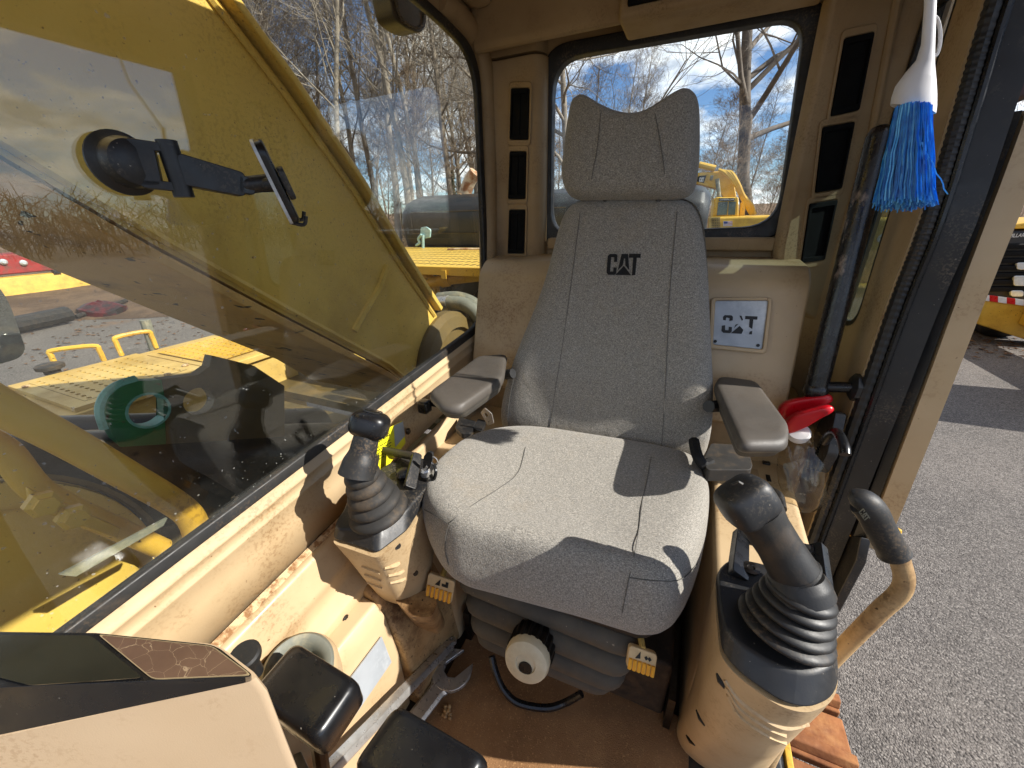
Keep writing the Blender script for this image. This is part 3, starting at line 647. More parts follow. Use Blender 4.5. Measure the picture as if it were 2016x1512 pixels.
MB().prism([(.475, 1.18, .72), (.475, 1.68, .72), (.475, 1.68, 1.30), (.475, 1.18, 1.30)], (.005, 0, 0)).obj('door_pane', 'pane_far', door, smooth=False)
a = at(1905, 372, X=.44)
MB().box(a, (.03, .05, .03)).box(a + V3((.0, -.03, .012)), (.012, .03, .012)).obj('latch', 'black', door, bev=.004)
a = at(1990, 165, X=.46)
MB().box(a + V3((.0, .03, 0)), (.05, .10, .06)).obj('hinge_arm', 'red_dark', door, bev=.01)

# ------------------------------------------------------------------ more helpers
from mathutils.bvhtree import BVHTree
def bvh(mb): return BVHTree.FromPolygons([tuple(p) for p in mb.v], [tuple(f) for f in mb.f])
def dep(p): return (V3(p) - CAM).dot(CF)
def rpx(p, px): return px * dep(p) / FP          # size of px photo pixels at that point, in metres
def on(tree, px, py, lift=0.0):
    d = ray(px, py).normalized(); h = tree.ray_cast(CAM, d)
    if h[0] is None: return None
    n = h[1] if h[1].dot(d) < 0 else -h[1]
    return h[0] + n * lift
def seam(tree, pts, r, name, mat, parent, lift=0.0, n=5, label=None):
    P = [on(tree, x, y, lift) for x, y in pts]; P = [p for p in P if p is not None]
    if len(P) > 1: return MB().tube(spline(P, n), r, 5).obj(name, mat, parent, label=label)
def flat(px_list, **k): return [at(x, y, **k) for x, y in px_list]
CATLOGO = [[(.1, 0), (.42, 0), (.5, .08), (.5, .36), (.34, .36), (.34, .16), (.18, .16), (.18, .84), (.34, .84), (.34, .62), (.5, .62), (.5, .92), (.42, 1), (.1, 1), (0, .9), (0, .1)],
           [(.57, .23), (.70, 1), (.87, 1), (.87, .78), (.84, .78), (.80, .46)], [(1.15, .23), (1.02, 1), (.87, 1), (.87, .78), (.90, .78), (.93, .46)],
           [(.46, 0), (.86, .44), (1.26, 0)], [(1.08, 1), (1.65, 1), (1.65, .82), (1.47, .82), (1.47, 0), (1.30, 0), (1.29, .82), (1.08, .82)]]
def logo(o, ux, uy, th, mat, par, polys=CATLOGO, name='logo', label=None, tree=None, nrm=None):
    """CAT lettering as thin raised pieces; ux spans the width, uy the height"""
    mb = MB(); ux, uy = V3(ux), V3(uy); nn = V3(nrm) if nrm else ux.cross(uy).normalized()
    for q in polys:
        P = [V3(o) + ux * (x / 1.65) + uy * y for x, y in q]
        if tree:
            P2 = []
            for p in P:
                h = tree.ray_cast(p + nn * .1, -nn)
                P2.append(h[0] + nn * .0006 if h[0] else p)
            P = P2
        n = len(P); tris = tessellate_polygon([P])
        mb.add(P + [p + nn * th for p in P], [tuple(t) for t in tris] + [tuple(i + n for i in t) for t in tris] + [(i, (i + 1) % n, (i + 1) % n + n, i + n) for i in range(n)])
    return mb.obj(name, mat, par, smooth=False, label=label)

# ================================================================== OPERATOR SEAT
seat = thing('operator_seat', 'grey tweed operator seat with tall headrest and two armrests', 'seat', (-.17, .75, .02))
sp0, sn = V3((0, .93, .5)), V3((0, -1, .16)).normalized()
def sl(px, py): return atp(px, py, sp0, sn)
def backring(Lp, Rp, dp, conc):
    Lq, Rq = sl(*Lp), sl(*Rp); c = (Lq + Rq) / 2; u = (Rq - Lq) / 2
    yy = (Lp[1] + Rp[1]) / 2; rec = .055 * max(0, min(1, (780 - yy) / 380)) ** 1.1
    res = []
    for k in range(44):
        t = 2 * math.pi * k / 44; cs, sn_ = math.cos(t), math.sin(t)
        x = math.copysign(abs(cs) ** .62, cs); y = math.copysign(abs(sn_) ** .75, sn_)
        f = (.058 * y * (1 - conc * (1 - abs(x) ** 2.2))) if y > 0 else .075 * y
        res.append(c + u * x + sn * (f * dp - (rec if y > 0 else rec * .4)))
    return res
rowsb = [((1165, 384), (1318, 382), .25, .0), ((1140, 386), (1342, 384), .55, .0), ((1116, 395), (1364, 392), .8, .05), ((1102, 412), (1378, 408), .95, .1), ((1090, 448), (1388, 443), 1, .18),
         ((1080, 500), (1393, 500), 1, .22), ((1066, 560), (1396, 560), 1, .28), ((1045, 620), (1398, 620), 1.05, .45), ((1021, 680), (1401, 685), 1.1, .62), ((1003, 735), (1404, 745), 1.15, .70),
         ((991, 785), (1405, 800), 1.15, .66), ((988, 818), (1402, 845), 1.1, .5), ((993, 842), (1394, 880), 1.0, .25), ((1006, 866), (1384, 905), .8, .2), ((1020, 878), (1372, 915), .4, .1)]
bk = MB().loft([backring(*r) for r in rowsb]); btree = bvh(bk)
backrest = bk.obj('backrest', 'fabric', seat, sub=1, ang=180, label='grey tweed backrest with black lettering')
seam(btree, [(1142, 420), (1136, 470), (1122, 577), (1106, 690), (1090, 790), (1085, 855)], .0008, 'stitch_seam', 'seam_thread', backrest, .0007)
seam(btree, [(1333, 416), (1327, 480), (1319, 573), (1313, 700), (1308, 800), (1302, 888)], .0008, 'stitch_seam', 'seam_thread', backrest, .0007)
seam(btree, [(1020, 715), (1006, 770), (1000, 820), (1004, 850)], .0008, 'stitch_seam', 'seam_thread', backrest, .0007)
o = on(btree, 1194, 541); ox = on(btree, 1258, 542) - o; oy = on(btree, 1197, 500) - o
logo(o, ox, oy, .0008, 'cloth_ink', backrest, tree=btree, nrm=tuple(sn), name='lettering', label='black CAT lettering printed on the backrest')
# headrest
hd = [(1108, 345), (1110, 320), (1118, 255), (1126, 212), (1134, 199), (1146, 194), (1160, 199), (1185, 214), (1215, 227), (1245, 232), (1275, 227), (1310, 208), (1340, 189), (1356, 182), (1369, 189), (1376, 208), (1378, 250), (1377, 310), (1371, 362), (1360, 383), (1335, 393), (1290, 395), (1210, 396), (1150, 395), (1126, 388), (1113, 371)]
hp_ = spline([atp(*p, sp0 - sn * .02, sn) for p in hd], 4, True)
hm = MB().pillow(hp_, sn, .058, .05, [(1.0, 0.0), (.988, .28), (.962, .52), (.92, .72), (.86, .84), (.76, .93), (.6, .98), (.4, 1.0), (.2, 1.0)]); htree = bvh(hm)
headrest = hm.obj('headrest', 'fabric', seat, ang=180)
seam(htree, [(1290, 225), (1300, 280), (1308, 340), (1310, 388)], .0008, 'stitch_seam', 'seam_thread', headrest, .0007)
seam(htree, [(1183, 222), (1176, 290), (1165, 350), (1160, 388)], .0008, 'stitch_seam', 'seam_thread', headrest, .0007)
MB().tube([sl(1190, 380) - sn * .02, sl(1188, 420) - sn * .02], .008, 8).obj('headrest_post', 'steel_dark', headrest)
MB().tube([sl(1295, 380) - sn * .02, sl(1295, 420) - sn * .02], .008, 8).obj('headrest_post', 'steel_dark', headrest)
# cushion
cu = [(932, 858, .58), (868, 903, .577), (838, 945, .572), (829, 985, .565), (836, 1035, .54), (856, 1085, .515), (890, 1122, .505), (960, 1143, .50), (1050, 1167, .50), (1150, 1193, .50), (1240, 1220, .50), (1290, 1232, .50), (1332, 1216, .505),
      (1364, 1158, .515), (1385, 1085, .54), (1397, 1000, .565), (1394, 950, .572), (1374, 908, .577), (1310, 884, .58), (1170, 860, .58), (1030, 842, .58)]
cr = spline([at(x, y, Z=z) for x, y, z in cu], 5, True)
cc = sum(cr, V3()) / len(cr)
ymin, ymax = min(p.y for p in cr), max(p.y for p in cr)
def cring(s, h):
    r = []
    for p in cr:
        f = max(0, min(1, 1 - (p.y - ymin) / (.45 * (ymax - ymin))))
        q = lerp(cc, p, s); base = lerp(.576, p.z, s ** 22)
        r.append(V3((q.x, q.y, base + h * lerp(.022, .034, f))))
    return r
ck = MB().loft([[p - V3((0, 0, .085)) + (cc - p) * .22 for p in cr], [p - V3((0, 0, .05)) + (cc - p) * .06 for p in cr], [p - V3((0, 0, .022)) + (cc - p) * .008 for p in cr], cring(1, 0), cring(.985, .45), cring(.955, .8), cring(.91, 1.0), cring(.82, 1.05), cring(.68, .85), cring(.5, .6), cring(.3, .4), cring(.12, .33)])
ctree = bvh(ck)
cushion = ck.obj('cushion', 'fabric', seat, ang=180, sub=1)
seam(ctree, [(1282, 900), (1274, 945), (1265, 985), (1258, 1040), (1249, 1090), (1238, 1140), (1225, 1206)], .0008, 'stitch_seam', 'seam_thread', cushion, .0007)
seam(ctree, [(884, 1112), (877, 1085), (879, 1050), (892, 1025), (935, 992), (985, 960), (1020, 930), (1035, 880)], .0008, 'stitch_seam', 'seam_thread', cushion, .0007)
seam(ctree, [(836, 1003), (858, 1015), (886, 1033)], .0008, 'stitch_seam', 'seam_thread', cushion, .0007)
seam(ctree, [(1240, 1137), (1290, 1143), (1340, 1140), (1372, 1110)], .0008, 'stitch_seam', 'seam_thread', cushion, .0007)
# armrests
def armrest(px, z, name_label, brk):
    ol = rpoly([at(x, y, Z=z + dz) for x, y, dz in px], .022, 5)
    c = sum(ol, V3()) / len(ol)
    pf = [(1.0, 0.0), (.985, .4), (.955, .75), (.90, .93), (.75, 1.0), (.4, 1.0)]
    a = MB().pillow(ol, (0, 0, 1), .016, .014, pf).obj('armrest', 'arm_vinyl', seat, ang=180, label=name_label)
    und = [lerp(c, p, .93) - V3((0, 0, .012)) for p in ol]
    MB().loft([und, [lerp(c, p, .86) - V3((0, 0, .028)) for p in ol], [lerp(c, p, .6) - V3((0, 0, .038)) for p in ol]]).obj('armrest_shell', 'bellows', a, ang=60)
    MB().tube([V3(brk[0]), V3(brk[1])], .014, 8).obj('armrest_pivot', 'black', a)
armrest([(843, 782, 0), (945, 706, 0), (999, 703, 0), (992, 752, 0), (906, 812, 0), (868, 810, 0)], .735, 'worn grey brown armrest on the boom side', (at(980, 740, Z=.70), at(1010, 735, Z=.72)))
armrest([(1404, 764, 0), (1414, 747, 0), (1486, 757, 0), (1553, 850, 0), (1550, 886, 0), (1455, 887, 0)], .735, 'worn grey brown armrest on the door side', (at(1425, 800, Z=.70), at(1395, 800, Z=.72)))
# suspension: top plate, folded rubber bellows, base
def slab(px, z0, z1, rr=.05):
    t = [at(x, y, Z=z0) for x, y in px]
    w = (t[1] - t[0]); back = V3((0, .40, 0))
    return rpoly([t[0], t[1], t[1] + back, t[0] + back], rr, 5)
def fold(px, zc, h, mat, name, bulge=.02):
    o0 = slab(px, zc, zc); c = sum(o0, V3()) / len(o0)
    rings = []
    for k in range(7):
        t = k / 6; s = math.sin(math.pi * t)
        rings.append([lerp(c, p, 1 - bulge * 4 * (1 - s) ** 1.4) + V3((0, 0, h * (t - .5))) for p in o0])
    return MB().loft(rings).obj(name, mat, seat, ang=70)
fold([(872, 1118), (1296, 1266)], .43, .045, 'rubber', 'seat_pan', .012)
fold([(888, 1152), (1262, 1305)], .385, .05, 'bellows', 'bellows_fold', .02)
fold([(903, 1198), (1242, 1345)], .325, .055, 'bellows', 'bellows_fold', .022)
fold([(913, 1238), (1226, 1372)], .27, .055, 'bellows', 'bellows_fold', .022)
fold([(925, 1262), (1205, 1380)], .22, .05, 'bellows', 'bellows_fold', .02)
MB().bb((-.42, .62, .01), (.09, 1.0, .20)).obj('seat_base', 'dark_steel_floor', seat, bev=.01)
MB().bb((.092, .60, .0), (.107, 1.0, .12)).obj('slide_rail', 'steel_dark', seat)
MB().bb((-.44, .60, .0), (-.422, 1.0, .12)).obj('slide_rail', 'steel_dark', seat)
# yellow adjusting tabs
for (x, y), lab in (((866, 1158), 'yellow tab on the boom side of the seat base'), ((1264, 1302), 'yellow tab on the door side of the seat base')):
    c = at(x, y, Y=.47 if x < 1000 else .475); ux = (CR.lerp(V3((1, 0, 0)), .5) + V3((0, 0, -.22))).normalized(); uz = V3((0, .45, .9)).normalized(); un = ux.cross(uz)
    w_, h_ = rpx(c, 56), rpx(c, 44)
    t = MB().prism(rpoly([c + ux * (sx * w_ / 2) + uz * (sz * h_ / 2) for sx, sz in ((-1, -1), (1, -1), (1, 1), (-1, 1))], .007, 4), un * -.012).obj('adjust_tab', 'cream_tab', seat, bev=.003, seg=3, label=lab)
    for k in range(6):
        b = c + ux * (w_ * (-.40 + .16 * k)) - uz * (h_ * .22)
        MB().tube([b - uz * (h_ * .26) + un * .001, b + uz * (h_ * .20) + un * .0012], .0036, 6).obj('grip_rib', 'yellow_tab', t)
    mk_ = [[(-.2, .1), (-.02, .4), (-.02, .1)], [(.05, .12), (.28, .12), (.28, .36), (.18, .36), (.18, .24), (.05, .24)]] if x < 1000 else [[(-.25, .05), (-.1, .4), (-.08, .1)], [(.05, .2), (.12, .3), (.19, .2), (.12, .1)], [(.17, .2), (.24, .3), (.31, .2), (.24, .1)]]
    mb = MB()
    for q in mk_: mb.prism([c + ux * (a_ * w_) + uz * (b_ * h_) + un * .0004 for a_, b_ in q], un * .0008)
    mb.obj('printed_arrow', 'decal_black', t, smooth=False)
    MB().tube([c + uz * (h_ * .45) - un * .006, c + uz * (h_ * .9) - un * .05], .006, 6).obj('tab_stem', 'yellow_old', t)
# weight adjusting knob
kc = at(1040, 1292, Y=.44); kd = (CAM - kc).normalized() * .45 + V3((.0, -.75, -.05)); kd.normalize()
r_ = rpx(kc, 45)
kn = MB()
prof_ = [(r_ * 1.0, -.05), (r_ * 1.06, -.03), (r_ * 1.03, -.004), (r_ * 1.0, 0)]
ribs = []
na = 72
a_ = kd.cross(V3((0, 0, 1))).normalized(); b_ = kd.cross(a_)
for r, h in prof_:
    ribs.append([kc + kd * h + (a_ * math.cos(q) + b_ * math.sin(q)) * (r * (1.0 if (i // 2) % 2 else .91)) for i, q in enumerate([2 * math.pi * k / na for k in range(na)])])
kn.loft(ribs)
kb = kn.obj('height_knob', 'steel_dark', seat, ang=25, label='ribbed height knob with clear cap on the seat base')
MB().lathe([(r_ * .98, -.002), (r_ * .99, .010), (r_ * .93, .017), (r_ * .8, .020), (r_ * .45, .021), (r_ * .42, .018), (0, .018)], kc, kd, 40).obj('knob_cap', 'clear_knob', kb, ang=30)
MB().lathe([(r_ * .30, .0185), (r_ * .28, .0205), (0, .0205)], kc + (b_ if b_.z < 0 else -b_) * (r_ * .22), kd, 20).obj('knob_lens', 'black_gloss', kb)
MB().tube([kc - kd * .03, kc - kd * .03 + V3((.01, .10, .06))], .012, 10).obj('knob_shaft', 'black', kb)
# fore and aft bar
MB().tube(spline([at(968, 1292, Z=.12), at(974, 1318, Z=.10), at(990, 1356, Z=.07), at(1020, 1384, Z=.05), (at(1075, 1394, Z=.045)), at(1112, 1384, Z=.055), at(1145, 1366, Z=.09)], 5), .0085, 10).obj('slide_bar', 'black_gloss', seat)
# belt reel on the door side, belt parts on the boom side
c = at(1440, 905, Z=.60)
MB().prism(rpoly([at(1383, 905, Z=.615), at(1400, 872, Z=.615), at(1470, 876, Z=.615), at(1482, 915, Z=.615), at(1478, 925, Z=.615), at(1392, 925, Z=.615)], .008, 3), (0, 0, -.03)).obj('belt_reel', 'rubber_dusty', seat, bev=.004, label='dark belt reel housing beside the cushion')
MB().tube(spline([at(1366, 868, Z=.64), at(1372, 895, Z=.63), at(1385, 915, Z=.61), at(1400, 910, Z=.61)], 4), .012, 8).obj('belt_webbing', 'belt_black', seat)

# ================================================================== JOYSTICK CONSOLES
def zring(px, z, rr=None, dz=None):
    P = [at(x, y, Z=z) for x, y in px]
    return rpoly(P, rr, 4) if rr else P
def boot(base, top, r0, r1, folds, mat, par, name='rubber_boot', tilt=None):
    """ribbed rubber boot that narrows from base to top"""
    base, top = V3(base), V3(top); ax = (top - base)
    mb = MB(); prof = []
    n = folds * 6
    for k in range(n + 1):
        t = k / n; r = lerp(r0, r1, t ** .8)
        f = abs(math.sin(math.pi * t * folds)) ** .7
        prof.append((r * (1 - .17 * (1 - f)), t * ax.length))
    return mb.lathe(prof, base, ax, 36).obj(name, mat, par, ang=80)
def stick(pts, radii, mat, par, name, n=20):
    return MB().tube(spline(pts, 6), [lerp(radii[min(int(i / 6), len(radii) - 1)], radii[min(int(i / 6) + 1, len(radii) - 1)], (i % 6) / 6) for i in range((len(pts) - 1) * 6 + 1)], n).obj(name, mat, par, ang=60)
def blob(c, ax, ay, az, mat, par, name, p=2.6, n=20):
    """rounded knob: superellipsoid with half axes ax, ay, az (vectors)"""
    rings = []
    for i in range(n + 1):
        ph = math.pi * (i / n - .5); cz = math.copysign(abs(math.sin(ph)) ** (2 / p), math.sin(ph)); cr_ = max(abs(math.cos(ph)) ** (2 / p), .002)
        ring = []
        for k in range(28):
            t = 2 * math.pi * k / 28; x = math.copysign(abs(math.cos(t)) ** (2 / p), math.cos(t)); y = math.copysign(abs(math.sin(t)) ** (2 / p), math.sin(t))
            ring.append(V3(c) + V3(ax) * (x * cr_) + V3(ay) * (y * cr_) + V3(az) * cz)
        rings.append(ring)
    return MB().loft(rings).obj(name, mat, par, ang=180)

# ---- boom side console
cl = thing('control_console', 'small dusty joystick console between boom side wall and seat', 'console', (-.5, .5, .0))
top = [(659, 1040), (663, 1022), (676, 1005), (694, 960), (760, 915), (800, 895), (850, 905), (872, 925), (838, 962), (803, 1000), (745, 1040)]
bot = [(656, 1062), (658, 1050), (676, 1020), (694, 975), (760, 930), (800, 910), (850, 920), (872, 940), (836, 990), (803, 1046), (743, 1092)]
top_r = zring(top, .595, .012); bot_r = zring(bot, .565, .012)
MB().loft([bot_r, [lerp(a, b, .8) for a, b in zip(bot_r, top_r)], top_r]).obj('console_cover', 'black', cl, bev=.006, seg=3, label='black plastic cover with dust')
tip = [(752, 1180), (742, 1168), (748, 1150), (760, 1130), (785, 1120), (810, 1120), (835, 1125), (848, 1140), (850, 1160), (830, 1178), (790, 1192)]
ht = [(x, y + 8) for x, y in bot]
h0 = zring(ht, .562, .012); h1 = zring([(lerp(a[0], b[0], .30), lerp(a[1], b[1], .34)) for a, b in zip(bot, tip)], .50, .012); h2 = zring([(lerp(a[0], b[0], .68), lerp(a[1], b[1], .72)) for a, b in zip(bot, tip)], .42, .012); h3 = zring(tip, .33, .012)
hb = MB().loft([h3, h2, h1, [lerp(a, b, .9) for a, b in zip(h1, h0)], h0]); lt = bvh(hb)
lh = hb.obj('console_housing', 'beige', cl, ang=60)
for a, b, c_ in (((677, 1098), (748, 1128), (778, 1112)), ((686, 1115), (750, 1143), (786, 1127)), ((695, 1131), (752, 1157), (790, 1141))):
    seam(lt, [a, ((a[0] + b[0]) / 2, (a[1] + b[1]) / 2 + 2), b], .0026, 'housing_rib', 'beige', lh, .0005)
    q = on(lt, *c_, .001)
    if q: MB().tube([on(lt, c_[0] - 22, c_[1] + 6, .0008) or q, q, on(lt, c_[0] + 8, c_[1] - 4, .0008) or q], [.003, .0055, .004], 8).obj('rib_end', 'beige', lh)
n0 = zring([(775, 1180), (800, 1172), (845, 1160), (862, 1185), (850, 1215), (810, 1215)], .36, .012); n1 = zring([(810, 1225), (830, 1215), (870, 1212), (882, 1235), (868, 1258), (830, 1252)], .06, .012)
MB().loft([n1, n0]).obj('console_foot', 'beige_dirty', cl, ang=60)
MB().bb((-.60, .585, .0), (-.455, 1.10, .44)).obj('side_box', 'beige', cl, bev=.015, seg=3)
MB().prism([(-.605, .60, .44), (-.605, 1.1, .44), (-.605, 1.1, .52), (-.605, .62, .50)], (.16, 0, 0)).obj('side_panel', 'beige', cl, bev=.008)
for x, y in ((783, 1075), (818, 1128)):
    h = on(lt, x, y, .0)
    if h: MB().lathe([(.0, .003), (.003, .003), (.0035, .0015), (.006, .0015), (.006, 0)], h, (CAM - h).normalized() * .5 + V3((1, -.3, 0)), 12).obj('screw', 'steel_dark', cl)
base = at(748, 1010, Z=.60); topb = at(708, 925, X=base.x - .012)
boot(base, topb, rpx(base, 62), rpx(topb, 32), 5, 'rubber_dusty', cl)
kn_ = at(727, 838, X=base.x + .0)
j = thing('joystick', 'joystick with flat square knob on the boom side console', 'joystick', base)
b1, b2 = at(704, 935, X=topb.x), at(722, 858, X=topb.x + .004)
stick([b1, lerp(b1, b2, .35), lerp(b1, b2, .6), b2], [rpx(b1, 37), rpx(b1, 33), rpx(b1, 26), rpx(b1, 24)], 'rubber', j, 'stick_sleeve')
kax = (kn_ - b1).normalized(); kr = CR * 1.0; kr = (kr - kax * kr.dot(kax)).normalized(); kf = kax.cross(kr)
for t in (.30, .38):
    p = lerp(b1, b2, t); MB().lathe([(rpx(p, 31), -.002), (rpx(p, 32.5), 0), (rpx(p, 31), .002)], p, kax, 24).obj('sleeve_ring', 'rubber', j)
kc_ = at(728, 836, X=topb.x + .004)
rk = rpx(kc_, 37)
blob(kc_, kr * rk, kf * (rk * .85), kax * (rk * .72), 'black_gloss', j, 'knob', 3.2)
MB().ring(rpoly([kc_ + kax * (rk * .725) + kr * (a * rk * .45) + kf * (b * rk * .38) for a, b in ((-1, -1), (1, -1), (1, 1), (-1, 1))], .006, 3), rpoly([kc_ + kax * (rk * .725) + kr * (a * rk * .40) + kf * (b * rk * .33) for a, b in ((-1, -1), (1, -1), (1, 1), (-1, 1))], .005, 3), kax * .0015).obj('knob_emblem', 'black', j, smooth=False)
# hand guard of the console
def guard(par, pts, r, mat='black'):
    a, b, c_, d = pts
    MB().tube([a, b], r * 1.15, 8).obj('guard_post', mat, par)
    MB().tube([b, c_], r, 12).obj('guard_bar', mat, par)
    MB().tube([c_, d], r * 1.15, 8).obj('guard_post', mat, par)
g = [at(728, 945, Z=.60), at(742, 884, Y=.60), at(822, 900, Y=.585), at(806, 962, Z=.60)]
def slabtube(a, b, wv, th, par, name, mat):
    a, b = V3(a), V3(b); d = (b - a).normalized(); wv = V3(wv); wv = (wv - d * wv.dot(d)).normalized(); t = d.cross(wv)
    hw, ht = th
    return MB().prism(rpoly([a + wv * hw + t * ht, a - wv * hw + t * ht, b - wv * hw * .8 + t * ht, b + wv * hw * .8 + t * ht], .006, 3), t * (-2 * ht)).obj(name, mat, par, bev=.003, seg=2)
slabtube(g[0], g[1], (0, 1, 0), (.011, .006), cl, 'guard_post', 'black'); slabtube(g[3], g[2] + V3((0, 0, .008)), (0, 1, 0), (.013, .006), cl, 'guard_post', 'black')
MB().tube([g[1], g[2]], .0095, 12).obj('guard_bar', 'black', cl)
pz = at(800, 925, Z=.60)
MB().lathe([(.018, 0), (.019, .008), (.016, .013), (.010, .015), (0, .015)], at(797, 937, Z=.598), (0, 0, 1), 24).obj('dial', 'black_gloss', cl, label='round black dial under the hand guard')
# key in the ignition
ks = at(838, 935, Z=.60)
k_ = thing('ignition_key', 'black headed key with ring standing in the ignition', 'key', ks)
MB().lathe([(.011, 0), (.011, .012), (.008, .016), (0, .016)], ks, (0, 0, 1), 20).obj('lock_barrel', 'steel', k_)
k1 = at(840, 908, Y=ks.y)
MB().tube([ks + V3((0, 0, .014)), k1 - V3((0, 0, .012))], .003, 6).obj('key_blade', 'steel', k_)
kh = rpoly([at(832, 922, Y=ks.y), at(834, 898, Y=ks.y), at(842, 889, Y=ks.y), at(851, 892, Y=ks.y), at(851, 904, Y=ks.y), at(845, 924, Y=ks.y)], .004, 3)
MB().prism(kh, (0, .006, 0)).obj('key_head', 'black', k_, bev=.0015)
MB().tube([at(853, 908, Y=ks.y) + V3((math.cos(q) * .010, .002, math.sin(q) * .010)) for q in [2 * math.pi * i / 18 for i in range(18)]] + [at(853, 908, Y=ks.y) + V3((.010, .002, 0))], .0012, 5).obj('key_ring', 'steel', k_)
MB().tube(spline([at(855, 915, Y=ks.y), at(858, 930, Y=ks.y - .01), at(853, 945, Y=ks.y - .01), at(848, 935, Y=ks.y - .01)], 5), .004, 6).obj('key_tag', 'black_gloss', k_)
# warning sticker on the sill panel
sx = -.6225
sq = [at(703, 872, X=sx), at(788, 826, X=sx), at(797, 868, X=sx), at(745, 935, X=sx), at(720, 935, X=sx)]
stc = thing('warning_sticker', 'yellow warning sticker on the wall behind the boom side joystick', 'sticker', sq[3])
sl_ = [at(718, 868, X=-.619), at(792, 828, X=-.619), at(798, 872, X=-.619), at(742, 945, X=-.619), at(728, 940, X=-.619)]
MB().prism(rpoly(sl_, .004, 2), (.001, 0, 0)).obj('sticker_sheet', 'sticker_yellow', stc, smooth=False)
gq = [at(775, 838, X=-.6178), at(793, 829, X=-.6178), at(797, 858, X=-.6178), at(778, 880, X=-.6178)]
MB().prism(gq, (.0006, 0, 0)).obj('worn_patch', 'sticker_grey', stc, smooth=False)
tv, tf = text_mesh('WARNING', .0115, .0004)
oo = at(752, 864, X=-.6176); u1 = (at(775, 850, X=-.6176) - at(735, 874, X=-.6176)).normalized(); u2 = V3((1, 0, 0)).cross(u1)
u2 = u2 if u2.z > 0 else -u2
MB().add(place2d(tv, oo, u1, u2), tf).obj('lettering', 'decal_black', stc, smooth=False)
ln_ = MB()
for k in range(5):
    for s_ in range(4):
        o_ = oo - u2 * (.016 + .008 * k) + u1 * (-.022 + .013 * s_ + .003 * (k % 2))
        ln_.prism([o_, o_ + u1 * .010, o_ + u1 * .010 + u2 * .0022, o_ + u2 * .0022], (.0003, 0, 0))
ln_.obj('text_lines', 'decal_black', stc, smooth=False)

# ---- door side console
cr_ = thing('control_console', 'large black topped joystick console in the door opening', 'console', (.2, .5, 0))
ctop = [(1412, 1122), (1416, 1185), (1428, 1240), (1468, 1276), (1540, 1316), (1600, 1324), (1640, 1306), (1646, 1285), (1640, 1250), (1626, 1195), (1604, 1150), (1500, 1108), (1440, 1098)]
cbot = [(1408, 1132), (1411, 1200), (1420, 1288), (1455, 1328), (1535, 1385), (1590, 1400), (1638, 1380), (1653, 1345), (1648, 1290), (1632, 1215), (1606, 1162), (1500, 1118), (1438, 1106)]
tr_ = zring(ctop, .585, .018); br_ = zring(cbot, .555, .018)
MB().loft([br_, [lerp(a, b, .85) for a, b in zip(br_, tr_)], tr_]).obj('console_cover', 'black', cr_, bev=.007, seg=3, label='black plastic cover scuffed with white specks')
cflo = [(1378, 1372), (1340, 1400), (1330, 1440), (1342, 1475), (1385, 1512), (1440, 1535), (1490, 1540), (1512, 1515), (1520, 1470), (1518, 1430), (1500, 1395), (1460, 1370), (1410, 1362)]
g0 = zring([(x - 2, y + 6) for x, y in cbot], .550, .018)
g3 = zring(cflo, .02, .018)
mid = [(1398, 1170), (1398, 1240), (1400, 1320), (1440, 1370), (1520, 1425), (1580, 1430), (1622, 1400), (1640, 1365), (1640, 1310), (1625, 1235), (1600, 1180), (1500, 1140), (1432, 1125)]
g1 = zring(mid, .50, .018)
low = [(1376, 1270), (1372, 1330), (1370, 1400), (1405, 1450), (1470, 1490), (1520, 1495), (1552, 1465), (1575, 1425), (1580, 1375), (1575, 1310), (1550, 1265), (1480, 1230), (1420, 1220)]
g2 = zring(low, .33, .018)
gb = MB().loft([g3, [lerp(a, b, .3) for a, b in zip(g3, g2)], [lerp(a, b, .65) for a, b in zip(g3, g2)], g2, [lerp(a, b, .5) for a, b in zip(g2, g1)], g1, [lerp(a, b, .85) for a, b in zip(g1, g0)], g0]); rt_ = bvh(gb)
rh = gb.obj('console_housing', 'beige', cr_, ang=70)
for k in range(3):
    d = 15 * k
    seam(rt_, [(1428 + d * .2, 1338 + d), (1455, 1378 + d), (1500, 1412 + d), (1545, 1432 + d), (1590, 1424 + d * .9), (1618, 1402 + d)], .0034, 'housing_rib', 'beige', rh, .0003)
for a, b in (((1372, 1398), (1388, 1428)), ((1352, 1448), (1368, 1466)), ((1412, 1325), (1428, 1355))):
    q0_, q1_ = on(rt_, *a, .0005), on(rt_, *b, .0005)
    if q0_ and q1_: MB().tube([q0_, lerp(q0_, q1_, .5), q1_], [.002, .0055, .002], 6).obj('access_slot', 'decal_black', rh)
# switch box between console and rear wall
MB().prism(rpoly([(.125, .585, .0), (.125, .585, .40), (.125, .66, .475), (.125, 1.09, .50), (.125, 1.09, 0)], .02, 4), (.185, 0, 0)).obj('switch_box', 'beige', cr_, bev=.02, seg=3)
zsw = lambda y: .475 + (y - .66) * .058
def sw(px, py, wx, wy, mat, name, h=.006, par=None):
    p = at(px, py, Z=.484); p.z = zsw(p.y)
    return MB().box(p + V3((0, 0, h / 2 - .001)), (wx, wy, h)).obj(name, mat, par or cr_, bev=.002)
sw(1505, 918, .018, .03, 'black_gloss', 'rocker_switch'); sw(1424, 940, .022, .03, 'black_gloss', 'rocker_switch'); sw(1511, 948, .010, .028, 'decal_black', 'switch_slot', .003)
sw(1455, 935, .024, .034, 'beige_trim', 'blank_plate', .004); sw(1482, 938, .022, .034, 'beige_trim', 'blank_plate', .004); sw(1508, 965, .024, .04, 'beige_trim', 'blank_plate', .003)
lv = at(1520, 968, Z=.50); lv1 = at(1540, 1003, Z=.525)
